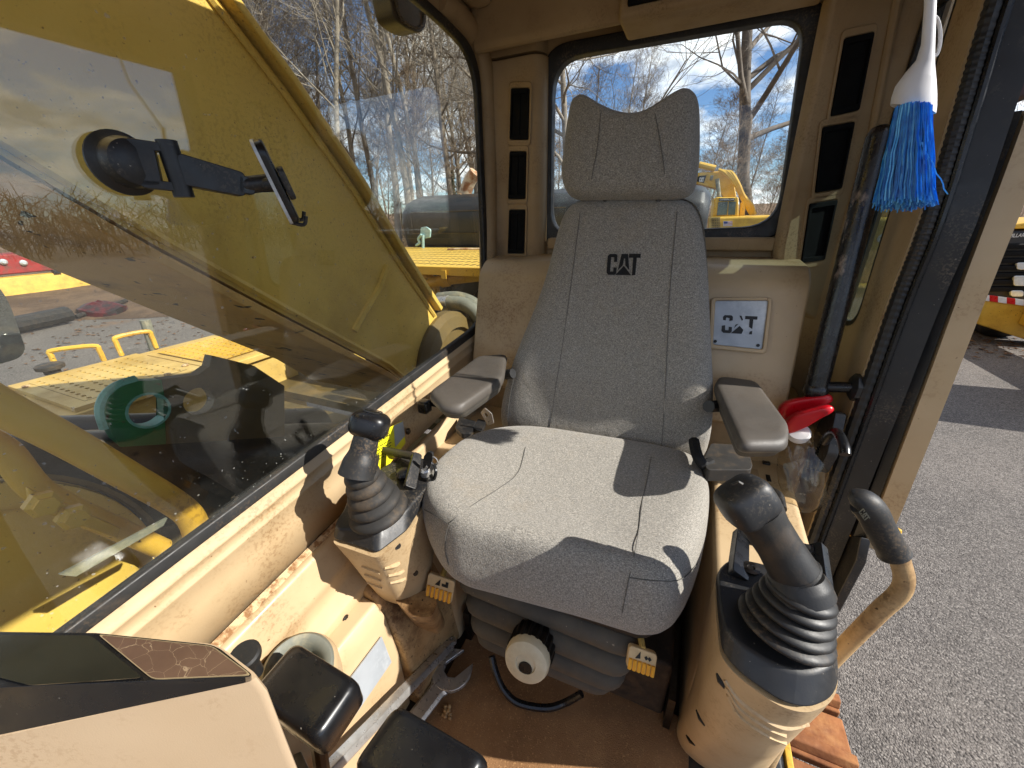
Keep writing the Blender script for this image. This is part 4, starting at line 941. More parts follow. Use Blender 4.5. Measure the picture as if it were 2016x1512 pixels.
stick([lv, lerp(lv, lv1, .5) + V3((0, 0, .01)), lv1], [.011, .012, .009], 'black', cr_, 'small_lever', 12)
b0 = at(1542, 1238, Z=.588); b1 = at(1580, 1156, Y=b0.y + .015)
boot(b0, lerp(b0, b1, 1.0), rpx(b0, 88), rpx(b1, 58), 5, 'rubber', cr_)
jr = thing('joystick', 'joystick with round bulbous knob on the door side console', 'joystick', b0)
s0, s1, s2, s3 = b1 - (b1 - b0).normalized() * .01, at(1566, 1130, Y=b1.y + .005), at(1533, 1075, Y=b1.y + .01), at(1488, 1005, Y=b1.y + .012)
stick([s0, lerp(s0, s1, .55), s1], [rpx(s0, 58), rpx(s0, 54), rpx(s1, 46)], 'rubber', jr, 'stick_sleeve', 24)
stick([s1, lerp(s1, s2, .5), s2, lerp(s2, s3, .6), s3], [rpx(s1, 45), rpx(s1, 43), rpx(s1, 41), rpx(s2, 42), rpx(s3, 48)], 'rubber', jr, 'stick_handle', 24)
p = lerp(s1, s2, .06); MB().lathe([(rpx(p, 45), -.002), (rpx(p, 47.5), 0), (rpx(p, 45), .002)], p, s2 - s1, 24).obj('sleeve_ring', 'rubber', jr)
kq = at(1470, 988, Y=b1.y + .008)
ax = (s3 - s2).normalized(); side = (CR - ax * CR.dot(ax)).normalized(); fr = ax.cross(side); rr_ = rpx(kq, 50)
blob(kq, side * rr_ * 1.0, fr * rr_ * .9, ax * rr_ * .86, 'black', jr, 'knob', 3.5)
ek = kq + (CAM - kq).normalized() * 0
MB().tube([at(1440, 955, Y=kq.y - rr_ * .80), at(1455, 949, Y=kq.y - rr_ * .80), at(1462, 953, Y=kq.y - rr_ * .80)], .002, 6).obj('knob_emblem', 'black', jr)
# hand guard
gA = [at(1452, 1138, Z=.585), at(1459, 1048, Y=.66), at(1600, 1078, Y=.64), at(1618, 1190, Z=.59)]
slabtube(gA[0], gA[1], (0, 1, 0), (.014, .008), cr_, 'guard_post', 'black_gloss'); slabtube(gA[3], gA[2] + V3((.004, 0, .006)), (0, 1, 0), (.016, .007), cr_, 'guard_post', 'black_gloss')
MB().tube([lerp(gA[1], gA[0], .1), lerp(gA[2], gA[3], .1)], .0115, 14).obj('guard_bar', 'black', cr_)
MB().lathe([(.013, 0), (.013, .003), (.006, .004), (.005, .002), (0, .002)], at(1478, 1120, Z=.586), (0, 0, 1), 18).obj('recessed_screw', 'steel_dark', cr_)
# lever with black grip (lock lever) beside the console
ll = thing('lock_lever', 'bent beige rod lever with black rubber grip in the doorway', 'lever', (.3, .5, .3))
yl = .56
rod = spline([at(1762, 1075, Y=yl), at(1772, 1105, Y=yl), at(1780, 1140, Y=yl), at(1770, 1168, Y=yl), at(1735, 1200, Y=yl), at(1690, 1245, Y=yl), at(1640, 1296, Y=yl - .005), at(1600, 1340, Y=yl - .01)], 4)
MB().tube(rod, rpx(rod[0], 17), 14).obj('rod', 'beige_dirty', ll)
gp = [at(1672, 985, Y=yl), at(1692, 985, Y=yl), at(1713, 1003, Y=yl), at(1730, 1035, Y=yl), at(1750, 1072, Y=yl), at(1760, 1090, Y=yl)]
gmb = MB().tube(spline(gp, 4), [rpx(gp[0], v) for v in (8, 15, 20, 22, 24, 26, 27, 27, 27, 27, 26.5, 26, 26, 26, 26, 26, 26, 26, 26, 27, 28)], 18); gtree = bvh(gmb); gr = gmb.obj('grip', 'rubber', ll)
o_ = at(1690, 1008, Y=yl - .03); ux_ = at(1704, 1028, Y=yl - .03) - o_; uy_ = at(1700, 1000, Y=yl - .03) - o_
logo(o_, ux_, uy_, .0015, 'hose_grey', gr, name='lettering', tree=gtree, nrm=tuple((CAM - o_).normalized()), label='small CAT lettering moulded in the grip')

# ================================================================== MONITOR AND DASH HOUSING (bottom left)
mo = thing('monitor_console', 'beige monitor housing with black screen panel beside the travel pedals', 'console', (-.45, .05, .2))
zt = .765
tp = rpoly([at(-70, 1243, Z=zt), at(190, 1246, Z=zt), at(425, 1270, Z=zt), at(502, 1332, Z=zt), at(-70, 1356, Z=zt)], [.005, .005, .012, .008, .005], 4)
nbt = rpoly([at(-70, 1252, Z=zt - .022), at(190, 1252, Z=zt - .022), at(425, 1275, Z=zt - .022), at(503, 1340, Z=zt - .022), at(-70, 1462, Z=zt - .034)], [.005, .005, .012, .008, .005], 4)
MB().loft([nbt, tp]).obj('monitor_bezel', 'black_gloss', mo, bev=.003, seg=2)
zt2 = zt + .0015
scn = rpoly([at(-60, 1250, Z=zt2), at(130, 1252, Z=zt2), at(180, 1252, Z=zt2), at(282, 1335, Z=zt2), at(60, 1350, Z=zt2), at(-60, 1320, Z=zt2)], .006, 3)
MB().prism(scn, (0, 0, .0008)).obj('screen', 'screen_glass', mo, smooth=False, label='dark reflective screen')
pan = rpoly([at(196, 1251, Z=zt2), at(418, 1274, Z=zt2), at(494, 1330, Z=zt2), at(302, 1338, Z=zt2)], .006, 3)
MB().prism(pan, (0, 0, .0008)).obj('membrane_panel', 'cracked_panel', mo, smooth=False, label='cracked brown membrane keypad')
c = sum(pan, V3()) / len(pan)
MB().ring([lerp(c, p, 1.02) + V3((0, 0, .0002)) for p in pan], [lerp(c, p, .99) + V3((0, 0, .0002)) for p in pan], (0, 0, .0012)).obj('panel_border', 'panel_line', mo, smooth=False)
r0 = rpoly([at(-70, 1252, Z=zt - .024), at(190, 1250, Z=zt - .024), at(428, 1268, Z=zt - .024), at(515, 1335, Z=zt - .024), at(-70, 1466, Z=zt - .037)], [.005, .005, .014, .012, .005], 4)
c = V3((-.45, .05, 0))
def infl(r, s, dz, dy): return [V3((c.x + (p.x - c.x) * s, c.y + (p.y - c.y) * s + dy, p.z + dz)) for p in r]
MB().loft([infl(r0, 1.06, -.62, -.012), infl(r0, 1.07, -.25, -.012), infl(r0, 1.06, -.10, -.006), infl(r0, 1.03, -.02, 0), r0]).obj('housing', 'dash_beige', mo, ang=70)
hb_ = at(482, 1290, Z=.60)
MB().lathe([(.010, -.05), (.011, -.012), (.017, -.010), (.0185, -.004), (.0185, .002), (.016, .005), (0, .005)], hb_, (.15, -.1, 1), 24).obj('horn_button', 'rubber', mo, label='round black push button beside the panel')

# ================================================================== TRAVEL PEDAL LEVERS
def pedal(label, corners, z, depth, foot):
    t = thing('travel_lever', label, 'lever', (foot[0], foot[1], .02), 'black travel levers')
    q = [at(x, y, Z=z + dz) for x, y, dz in corners]
    nn = (q[1] - q[0]).cross(q[3] - q[0]).normalized(); nn = nn if nn.z > 0 else -nn
    ol = rpoly(q, .018, 5); cc_ = sum(ol, V3()) / len(ol)
    pr_ = [(1.0, 0), (.975, .45), (.93, .78), (.86, .95), (.7, 1.0), (.3, 1.02)]
    ol = [lerp(cc_, p, 1.04) for p in ol]
    rings = [[lerp(cc_, p, .86) - nn * depth for p in ol], [lerp(cc_, p, .97) - nn * (depth * .88) for p in ol]] + [[lerp(cc_, p, k) + nn * (.022 * h - .022) for p in ol] for k, h in pr_]
    MB().loft(rings).obj('grip_pad', 'black_gloss', t, ang=180)
    MB().tube([cc_ - nn * (depth * .8), V3(foot)], .012, 10).obj('lever_rod', 'steel_dark', t)
    MB().lathe([(.034, 0), (.034, .03), (.026, .05), (.016, .10)], V3(foot) - V3((0, 0, .02)), (0, 0, 1), 20).obj('lever_boot', 'rubber_dusty', t)
pedal('black travel lever pad nearest the monitor housing', [(484, 1366, 0), (578, 1258, .008), (706, 1338, .004), (620, 1462, 0)], .475, .060, (-.40, .10, .02))
pedal('black travel lever pad at the bottom edge over the brown mat', [(688, 1505, 0), (778, 1380, .008), (962, 1488, .004), (880, 1620, 0)], .475, .06, (-.22, .10, .02))
# grey collar behind the first lever
rc = at(588, 1318, Z=.40); tr2 = MB(); pts = []
cbx = thing('lever_collar', 'grey rubber collar in a beige boss behind the first travel lever', 'collar', (rc.x, rc.y, .3))
MB().lathe([(.072, -.10), (.066, -.02), (.058, .0), (.055, .004)], rc, (.35, -.1, 1), 36, cap=False).obj('boss', 'beige', cbx, ang=60)
MB().lathe([(.056, -.02), (.057, .006), (.052, .012), (.044, .010), (.036, -.005), (.034, -.03), (0, -.03)], rc, (.35, -.1, 1), 36).obj('collar', 'hose_grey', cbx, ang=60)
# grey footrest plate corner at the very bottom
MB().prism(flat([(545, 1500), (592, 1478), (612, 1520), (575, 1545)], Z=.30), (0, 0, -.012)).obj('floor_bracket', 'steel_dark', cab, bev=.002)

# ================================================================== LOOSE TOOLS ON THE FLOOR
def bar(name, label, a, b, w_, h_, z, mat, cat):
    A, B = at(*a, Z=z), at(*b, Z=z + .13); d = (B - A).normalized(); s = d.cross(V3((0, 0, 1)))
    o_ = MB().prism(rpoly([A + s * w_, B + s * w_, B - s * w_, A - s * w_], .004, 3), (0, 0, h_)).obj(name, mat, bev=.002)
    return tag(o_, label, cat)
A, B = at(893, 1262, Z=.05), at(600, 1570, Z=.25); d = (B - A).normalized(); s = d.cross(V3((0, 0, 1)))
bo = thing('breaker_bar', 'long chrome bar with drilled end lying beside the open wrench', 'tool', B)
rw = 0.017
MB().loft([[A + d * t + s * x + V3((0, 0, z)) for x, z in ((-rw, .006), (-rw * .6, .018), (rw * .6, .018), (rw, .006), (rw, 0), (-rw, 0))] for t in (.018, .1, .3, (B - A).length)]).obj('shaft', 'steel', bo, bev=.002)
MB().ring([A + d * (.008 + .014 * math.cos(q)) + s * (.0135 * math.sin(q)) for q in [2 * math.pi * k / 20 for k in range(20)]], [A + d * (.008 + .006 * math.cos(q)) + s * (.006 * math.sin(q)) for q in [2 * math.pi * k / 20 for k in range(20)]], (0, 0, .014)).obj('drilled_end', 'steel', bo, bev=.001)
bar('flat_bar', 'thin pale steel bar between the channel and the chrome bar', (796, 1326), (640, 1500), .011, .008, .05, 'steel', 'tool')
bar('dark_bar', 'dark rusty bar under the chrome bar', (830, 1312), (700, 1470), .008, .010, .03, 'steel_dark', 'tool')
# open wrench
wr = thing('open_wrench', 'large open ended steel wrench lying on the brown mat', 'wrench', at(840, 1400, Z=.012))
J = at(890, 1322, Z=.03); K = at(755, 1500, Z=.03); d = (J - K).normalized(); s = V3((d.y, -d.x, 0))
rj = .052
jaw = []
for k in range(29):
    q = R_(42) + (2 * math.pi - R_(84)) * k / 28
    jaw.append(J + d * (rj * math.cos(q) * 1.0) + s * (rj * math.sin(q)))
inn = [J + d * (rj * .98) - s * .022, J + d * (-.004) - s * .023, J + d * (-.018) - s * .010, J + d * (-.018) + s * .010, J + d * (-.004) + s * .023, J + d * (rj * .98) + s * .022]
ang = R_(-18); 
poly = jaw + inn
c0 = J
MB().prism([c0 + Matrix.Rotation(ang, 3, 'Z') @ (p - c0) for p in poly], (0, 0, .012)).obj('jaw', 'steel', wr, bev=.002)
MB().loft([[K + d * t + s * (x * k_) + V3((0, 0, z)) for x, z in ((-.021, .0), (-.021, .006), (-.014, .011), (.014, .011), (.021, .006), (.021, 0))] for t, k_ in ((0, 1.0), ((J - K).length * .75, 1.05), ((J - K).length - rj * .9, 1.35))]).obj('shank', 'steel', wr, bev=.001)
cl_ = at(882, 1402, Z=.014)
bl = MB()
for k in range(9):
    q = cl_ + V3((rnd.uniform(-.012, .012), rnd.uniform(-.012, .012), rnd.uniform(0, .006)))
    bl.lathe([(.001, -.004), (.005, -.001), (.004, .004), (.001, .006)], q, (rnd.uniform(-1, 1), rnd.uniform(-1, 1), 1), 6)
tag(bl.obj('dirt_clod', 'beige_dirty', ang=20), 'small clod of dried dirt on the mat beside the wrench', 'dirt')

# ================================================================== LOOSE THINGS IN THE CAB
# phone holder on the boom side pane
ph = thing('phone_holder', 'black suction phone holder stuck on the boom side window', 'phone holder', (-.662, .28, 1.15))
sc_ = at(243, 322, X=-.638); rs = rpx(sc_, 56)
MB().lathe([(rs * 1.02, -.0015), (rs * 1.02, .002), (rs * .9, .005), (rs * .8, .009)], sc_, (1, 0, 0), 40).obj('suction_pad', 'rubber', ph, ang=40)
MB().lathe([(rs * .80, .006), (rs * .80, .016), (rs * .7, .024), (rs * .45, .028), (0, .028)], sc_, (1, 0, 0), 40).obj('cup_shell', 'black', ph, ang=40)
a0, a1, a2 = at(228, 318, X=-.63), at(345, 332, X=-.60), at(480, 365, X=-.575)
def arm(a, b, w0, w1, th, name, par, mat='black', up=V3((0, 0, 1))):
    d = (b - a).normalized(); wv = (up - d * up.dot(d)).normalized(); t = d.cross(wv)
    return MB().prism(rpoly([a + wv * w0 + t * th, a - wv * w0 + t * th, b - wv * w1 + t * th, b + wv * w1 + t * th], .006, 3), t * (-2 * th)).obj(name, mat, par, bev=.003)
arm(a0, lerp(a0, a1, .72), .026, .022, .008, 'lock_lever', ph)
d_ = (a1 - a0).normalized(); 
for sg in (1, -1):
    o_ = V3((0, 0, sg * .021)); arm(lerp(a0, a1, .3) + o_, a1 + o_, .005, .005, .008, 'hinge_fork', ph)
MB().tube([a1 + V3((0, 0, .030)), a1 - V3((0, 0, .032))], .011, 14).obj('hinge_pin', 'black', ph)
arm(lerp(a1, a2, .02), a2, .018, .015, .010, 'extension_arm', ph)
arm(a2 - (a2 - a1).normalized() * .008, a2 + (a2 - a1).normalized() * .012, .012, .010, .010, 'ball_collar', ph, 'black_gloss')
c0, c1 = at(492, 277, X=-.555), at(572, 438, X=-.555)
ax = (c1 - c0).normalized(); out_ = V3((.62, .78, .05)); out_ = (out_ - ax * out_.dot(ax)).normalized(); wd = ax.cross(out_)
MB().prism(rpoly([c0 + wd * .030, c0 - wd * .030, c1 - wd * .030, c1 + wd * .030], .02, 5), out_ * .014).obj('cradle', 'black_gloss', ph, bev=.004, seg=3)
MB().ring(rpoly([c0 + wd * .0315 - ax * .001, c0 - wd * .0315 - ax * .001, c1 - wd * .0315, c1 + wd * .0315], .02, 5), rpoly([c0 + wd * .0285, c0 - wd * .0285, c1 - wd * .0285, c1 + wd * .0285], .02, 5), out_ * .004).obj('cradle_rim', 'alu', ph, smooth=False)
cm = lerp(c0, c1, .48)
kq_ = at(558, 362, X=-.535)
MB().ring(rpoly([kq_ + ax * a * .020 + wd * b * .018 for a, b in ((-1, -1), (1, -1), (1, 1), (-1, 1))], .008, 4), rpoly([kq_ + ax * a * .008 + wd * b * .007 for a, b in ((-1, -1), (1, -1), (1, 1), (-1, 1))], .003, 4), out_ * .008).obj('clamp_jaw', 'black', ph, bev=.002)
MB().tube([cm - out_ * .012, kq_], .010, 12).obj('clamp_neck', 'black', ph)
MB().tube([a2, cm + out_ * .0], .011, 12).obj('ball_stem', 'black', ph)
for sg in (-1, 1):
    q = c1 + wd * (sg * .018); MB().tube(spline([q - ax * .004, q + out_ * .016 + ax * .004, q + out_ * .024 - ax * .006], 4), .003, 6).obj('foot_hook', 'black', ph)

# grab rail
gl_ = thing('grab_rail', 'worn black grab rail beside the quarter window', 'rail', at(1600, 775, X=.30))
gp0, gp1 = at(1732, 268, X=.30), at(1606, 768, X=.30)
MB().tube([gp0, lerp(gp0, gp1, .33), lerp(gp0, gp1, .66), gp1], rpx(gp1, 19), 18).obj('tube', 'worn_black', gl_)
blob(gp0, V3((rpx(gp0, 21), 0, 0)), V3((0, rpx(gp0, 21), 0)), V3((0, 0, rpx(gp0, 20))), 'worn_black', gl_, 'end_cap', 2.2, 12)
blob(gp1, V3((rpx(gp1, 21), 0, 0)), V3((0, rpx(gp1, 21), 0)), V3((0, 0, rpx(gp1, 20))), 'worn_black', gl_, 'end_cap', 2.2, 12)
gm_ = lerp(gp0, gp1, .985); MB().tube([gm_, V3((.368, gm_.y - .006, gm_.z + .012))], .012, 12).obj('stand_off', 'black_gloss', gl_)
MB().lathe([(.030, 0), (.030, .008), (.022, .012), (0, .012)], V3((.369, gm_.y - .006, gm_.z + .012)), (-1, 0, 0), 8).obj('mount_flange', 'black', gl_)
gm_ = lerp(gp0, gp1, .03); MB().tube([gm_, V3((.368, gm_.y + .006, gm_.z + .012))], .012, 12).obj('stand_off', 'black_gloss', gl_)

# hand brush hanging in the doorway
br = thing('hand_brush', 'white handled hand brush with bright blue bristles hanging in the doorway', 'brush', at(1780, 410, Y=.84))
yb = .84
hs = [(1833, -40, 11, 6), (1831, 20, 11, 6), (1827, 90, 12, 8), (1822, 122, 16, 11), (1812, 150, 27, 15), (1803, 178, 36, 19), (1799, 200, 39, 21), (1797, 215, 39, 21)]
rings = []
for x, y, a, b in hs:
    p = at(x, y, Y=yb); u = (at(x + 10, y + 2, Y=yb) - p).normalized(); nrm = V3((0, -1, 0))
    rings.append([p + u * (math.cos(q) * rpx(p, a)) + nrm * (math.sin(q) * rpx(p, b)) for q in [2 * math.pi * k / 28 for k in range(28)]])
MB().loft(rings[:5]).obj('handle', 'white_plastic', br, ang=60)
MB().loft(rings[4:]).obj('ferrule', 'white_plastic', br, ang=60)
hr_ = [at(1842 + 14 * math.cos(q), 70 + 42 * math.sin(q), Y=yb + .012) for q in [2 * math.pi * k / 24 for k in range(24)]]
hi_ = [at(1842 + 9 * math.cos(q), 70 + 36 * math.sin(q), Y=yb + .012) for q in [2 * math.pi * k / 24 for k in range(24)]]
MB().ring(hr_, hi_, (0, .006, 0)).obj('hanging_loop', 'white_plastic', br, bev=.002)
MB().tube([at(1833, -36, Y=yb), V3((.345, yb + .01, 1.52)), V3((.372, yb + .02, 1.61))], .0022, 6).obj('hanging_cord', 'white_plastic', br)
bs = MB(); rb = random.Random(5); bs2 = MB()
for k in range(620):
    t, r = rb.uniform(0, 2 * math.pi), math.sqrt(rb.random())
    x0, y0_ = 1797 + 36 * r * math.cos(t), 214 + 6 * r * math.sin(t) * 1.5
    dy = .02 * r * math.sin(t)
    x1 = 1781 + 54 * r * math.cos(t) + rb.gauss(0, 5); y1 = 402 + 10 * math.sin(t) * r + rb.uniform(-8, 8)
    p0 = at(x0, y0_, Y=yb - .004); p1 = at(x1, y1, Y=yb - .004); p0.y += dy; p1.y += dy * 1.9 + rb.gauss(0, .003)
    pts = []
    for i in range(7):
        s_ = i / 6; q = lerp(p0, p1, s_); q.x += math.sin(s_ * 16 + k) * .0009 + math.sin(s_ * 3 + k) * .0022 * s_; pts.append(q)
    (bs if k % 3 else bs2).tube(pts, .0009, 3)
for x1, y1, x0 in ((1866, 382, 1815), (1840, 374, 1818), (1828, 386, 1815)):
    p0, p1 = at(x0, 280, Y=yb - .03), at(x1, y1, Y=yb - .03); bs2.tube([lerp(p0, p1, i / 10) + V3((math.sin(i * 1.9) * .0012, 0, 0)) for i in range(11)], .0009, 3)
bs.obj('bristles', 'blue_bristle', br, kind='stuff'); bs2.obj('bristles', 'blue_light', br, kind='stuff')
pd = at(1700, 372, X=.345)
# red plastic pieces and clear bag in the corner
def redlobe(label, pts, yy, th):
    P = spline([at(x, y, Y=yy) for x, y in pts], 4, True)
    o_ = MB().pillow(P, (0, -1, .3), th, th * .6, [(1, 0), (.97, .5), (.9, .85), (.7, 1), (.3, .9)]).obj('red_scoop', 'red_plastic', ang=180)
    return tag(o_, label, 'scoop', 'red plastic scoops')
redlobe('upper red plastic scoop behind the door side armrest', [(1532, 818), (1533, 800), (1550, 788), (1590, 780), (1632, 776), (1637, 790), (1610, 800), (1570, 812), (1548, 826)], 1.0, .018)
redlobe('lower red plastic scoop over the clear bag', [(1542, 835), (1560, 815), (1600, 802), (1630, 796), (1640, 806), (1612, 822), (1582, 840), (1556, 851), (1545, 850)], .96, .02)
pb_ = MB(); rings = []
for k in range(8):
    t = k / 7; cx, cy = lerp(1585, 1580, t), lerp(850, 1000, t); hw = [26, 36, 42, 44, 43, 40, 34, 20][k]
    p = at(cx, cy, Y=lerp(.99, .93, t)); u = V3((1, .1, 0)).normalized(); v = V3((0, -1, 0))
    rings.append([p + u * (math.cos(q) * rpx(p, hw)) * (1 + .08 * math.sin(3 * q + k)) + v * (math.sin(q) * rpx(p, hw * .7)) * (1 + .1 * math.sin(4 * q + 2 * k)) for q in [2 * math.pi * i / 24 for i in range(24)]])
tag(pb_.loft(rings).obj('clear_bag', 'bag_film', ang=80), 'crumpled clear plastic bag wedged beside the door post', 'bag')
wc = at(1572, 852, Y=.955)
tag(MB().lathe([(.022, -.012), (.024, .0), (.020, .008), (0, .010)], wc, (-.2, -.6, .8), 20).obj('white_cap', 'white_plastic', ang=40), 'white cap under the red scoops', 'cap')
# window crank / door latch on the post
dl = thing('door_latch', 'black door latch with curved handle low on the door post', 'latch', at(1600, 930, X=.34))
lq = [at(1632, 806, X=.335), at(1645, 812, X=.335), at(1628, 895, X=.335), at(1610, 928, X=.335), at(1585, 922, X=.335), at(1592, 880, X=.335), at(1612, 830, X=.335)]
MB().prism(rpoly(lq, .008, 3), (.02, 0, 0)).obj('latch_body', 'black', dl, bev=.004)
MB().tube(spline([at(1622, 870, X=.325), at(1636, 853, X=.325), at(1650, 853, X=.325), at(1662, 880, X=.325), at(1664, 895, X=.325)], 4), rpx(at(1650, 860, X=.325), 9), 12).obj('latch_handle', 'black_gloss', dl)
for k in range(5):
    q = at(1607 + k * 1.6, 893 - k * 5, X=.333); MB().box(q, (.003, .012, .003)).obj('latch_rib', 'vent_black', dl)
# plate with lettering on the rear box
cp = thing('lettered_plate', 'aluminium plate with worn black CAT lettering behind the door side armrest', 'plate', at(1455, 685, Y=1.05))
pfn = V3((0, -.275, .080)).normalized(); pf0 = V3((0, 1.045, .68)) + pfn * .0015
def pf(px, py, l=0.0): return atp(px, py, pf0 + pfn * l, pfn)
pq = [pf(*p) for p in ((1408, 592), (1512, 592), (1500, 688), (1403, 678))]
MB().prism(rpoly(pq, .006, 3), pfn * .003).obj('plate', 'alu', cp, bev=.001)
fq = [pf(*p) for p in ((1399, 586), (1520, 586), (1508, 697), (1394, 686))]
MB().ring(rpoly(fq, .012, 4), rpoly(pq, .006, 4), pfn * .010).obj('plate_frame', 'beige', cp, bev=.003, seg=3)
worn = [[(.1, 0), (.42, 0), (.5, .08), (.5, .34), (.34, .36), (.34, .16), (.18, .16), (.16, .44), (0, .40), (0, .1)], [(.03, .72), (.17, .70), (.18, .86), (.34, .84), (.34, .68), (.5, .72), (.5, .92), (.42, 1), (.1, 1), (.02, .9)],
        [(.80, 1), (.90, 1), (.99, .78), (.94, .72)], [(.46, 0), (.86, .44), (1.05, .22), (.98, 0)], [(.60, .30), (.66, .50), (.80, .55)], [(1.08, 1), (1.65, 1), (1.65, .82), (1.47, .82), (1.46, .30), (1.36, .36), (1.30, .42), (1.29, .82), (1.08, .82)], [(1.32, .0), (1.47, .0), (1.47, .2), (1.36, .16)]]
o_ = pf(1420, 655, .0035); ux_ = pf(1488, 659, .0035) - o_; uy_ = pf(1423, 620, .0035) - o_
logo(o_, ux_, uy_, .0006, 'decal_black', cp, worn, 'lettering', nrm=tuple(pfn))
for x, y in ((1408, 672), (1492, 680)):
    MB().lathe([(.004, 0), (.004, .003), (0, .003)], pf(x, y, .003), pfn, 10).obj('screw', 'decal_black', cp)
# belt tongue and buckle beside the cushion, boom side
bt = thing('belt_buckle', 'silver belt tongue and black buckle between boom side armrest and cushion', 'belt', at(930, 850, Z=.53))
bq = flat([(946, 812), (954, 803), (968, 815), (972, 834), (960, 838)], Y=.86)
MB().holed(rpoly(bq, .003, 2), [rpoly(flat([(952, 815), (956, 812), (962, 819), (956, 822)], Y=.86), .001, 2)], (0, .003, 0)).obj('tongue', 'steel', bt, smooth=False)
MB().prism(rpoly(flat([(897, 850), (905, 830), (938, 838), (928, 862), (910, 864)], Z=.535), .006, 3), (0, 0, .016)).obj('buckle', 'black', bt, bev=.003)
MB().prism(rpoly(flat([(930, 850), (942, 832), (958, 836), (948, 858)], Z=.535), .004, 3), (0, 0, .014)).obj('switch_block', 'black', bt, bev=.003)
hk = at(836, 800, X=-.60)
hk_ = thing('coat_hook', 'small black hook on the sill panel below the boom side armrest', 'hook', hk)
MB().box(hk, (.03, .03, .035)).obj('hook_block', 'black_gloss', hk_, bev=.006)
MB().box(hk + V3((.02, .03, .002)), (.02, .035, .015)).obj('hook_arm', 'black_gloss', hk_, bev=.004)

# ================================================================== OUTSIDE: OWN MACHINE
def yz(pts, X): return [V3((X, y, z)) for y, z in pts]
XB, XB2 = -1.0, -1.55
bm_ = thing('excavator_boom', 'yellow excavator boom rising past the boom side window', 'boom', (-1.25, 1.35, .3))
U = [(-1.6, 4.0), (-.4, 2.84), (.30, 2.05), (.738, 1.557), (.86, 1.433), (1.046, 1.213), (1.215, .975), (1.40, .74)]
Lw = [(1.20, .44), (1.049, .603), (.702, .886), (.462, 1.086), (.31, 1.226), (-.4, 1.86), (-1.6, 2.9)]
side = yz(U + [(1.47, .58), (1.46, .40), (1.36, .30)] + Lw, XB)
sd_ = MB().prism(side, (-.022, 0, 0)); stree = bvh(sd_)
sp_ = sd_.obj('side_plate', 'yellow_boom', bm_, smooth=False)
MB().prism([p + V3((XB2 - XB, 0, 0)) for p in side], (.022, 0, 0)).obj('far_side_plate', 'yellow_boom', bm_, smooth=False)
def strip_plate(pts, x0, x1, th, off, name, mat, bev=.004):
    """plate following a line of (y, z) points, thickness th below"""
    A = [V3((x0, y, z)) for y, z in pts]; rings = []
    for i, p in enumerate(A):
        d = (A[min(i + 1, len(A) - 1)] - A[max(0, i - 1)]).normalized(); n_ = V3((0, -d.z, d.y)) * off
        q = V3((x1, p.y, p.z)); rings.append([p, q, q + n_ * th, p + n_ * th])
    return MB().loft(rings).obj(name, mat, bm_, bev=bev, ang=30)
strip_plate([(y - .012, z - .010) for y, z in Lw], XB + .035, XB2 - .035, .022, 1, 'bottom_plate', 'boom_dirty')
strip_plate([(y + .006, z + .006) for y, z in U], XB + .03, XB2 - .03, .020, 1, 'top_plate', 'yellow_boom')
# weld beads along the flanges and across the foot
MB().tube([V3((XB + .002, y + .012, z + .014)) for y, z in Lw], .010, 6).obj('weld_bead', 'yellow_boom', bm_)
MB().tube([V3((XB + .002, y - .012, z - .012)) for y, z in U], .009, 6).obj('weld_bead', 'yellow_boom', bm_)
MB().tube([at(697, 652, X=XB + .002), at(720, 610, X=XB + .002), at(745, 570, X=XB + .002), at(762, 524, X=XB + .002)], .013, 6).obj('weld_bead', 'yellow_boom', bm_)
for k, (x, y) in enumerate(((640, 420), (690, 470))):
    pass
# pipe along the top of the boom
MB().tube(spline([V3((-1.12, .9, 1.46)), V3((-1.12, 1.02, 1.34)), V3((-1.12, 1.12, 1.22)), V3((-1.12, 1.24, 1.05)), V3((-1.12, 1.36, .86))], 4), .045, 12).obj('top_pipe', 'yellow_boom', bm_)
pc = at(890, 720, X=-.985)
MB().lathe([(.26, -.04), (.26, .0), (.24, .03), (.19, .04), (.185, .02), (.12, .02), (.12, .05), (.10, .06), (0, .06)], pc, (1, 0, 0), 48).obj('pivot_boss', 'grime', bm_, ang=30)
# engine hood and rear deck
hd_ = thing('engine_hood', 'black engine hood with rusty exhaust on the rear deck', 'hood', (-1.2, 3.2, .88))
hx0_, hx1_ = -2.46, .06
prof_h = [(3.05, .88), (3.01, 1.10), (3.03, 1.20), (3.10, 1.27), (3.25, 1.305), (3.9, 1.32), (4.0, 1.2), (4.02, .88)]
rings = []
for x, s in ((hx0_, .86), (hx0_ + .03, .93), (hx0_ + .13, 1.0), (hx1_ - .18, 1.0), (hx1_ - .05, .93), (hx1_, .82)):
    rings.append([V3((x, lerp(3.5, y, s), .88 + (z - .88) * s)) for y, z in prof_h])
MB().loft(rings).obj('hood_shell', 'hood_black', hd_, bev=.02, seg=3, ang=40)
for x0_, x1_ in ((-2.3, -1.62), (-1.58, -.9)):
    l4 = [(x0_, 3.006, 1.0), (x1_, 3.006, 1.0), (x1_, 3.008, 1.17), (x0_, 3.008, 1.17)]
    MB().tube([V3(p) for p in l4] + [V3(l4[0])], .0035, 4).obj('panel_line', 'steel_dark', hd_)
e0, e1 = at(914, 388, Y=3.35), at(930, 340, Y=3.35)
MB().tube(spline([e0 - V3((0, 0, .1)), e0, lerp(e0, e1, .6), e1 + V3((.03, .0, .0))], 4), .055, 16).obj('exhaust_pipe', 'rust_pipe', hd_)
MB().lathe([(.07, 0), (.07, .02), (.058, .022)], e0, e1 - e0, 20).obj('exhaust_collar', 'rust', hd_)
lt_ = thing('hood_latch', 'pale blue folded latch standing before the black hood', 'latch', at(832, 486, Y=2.9))
yq = 2.9
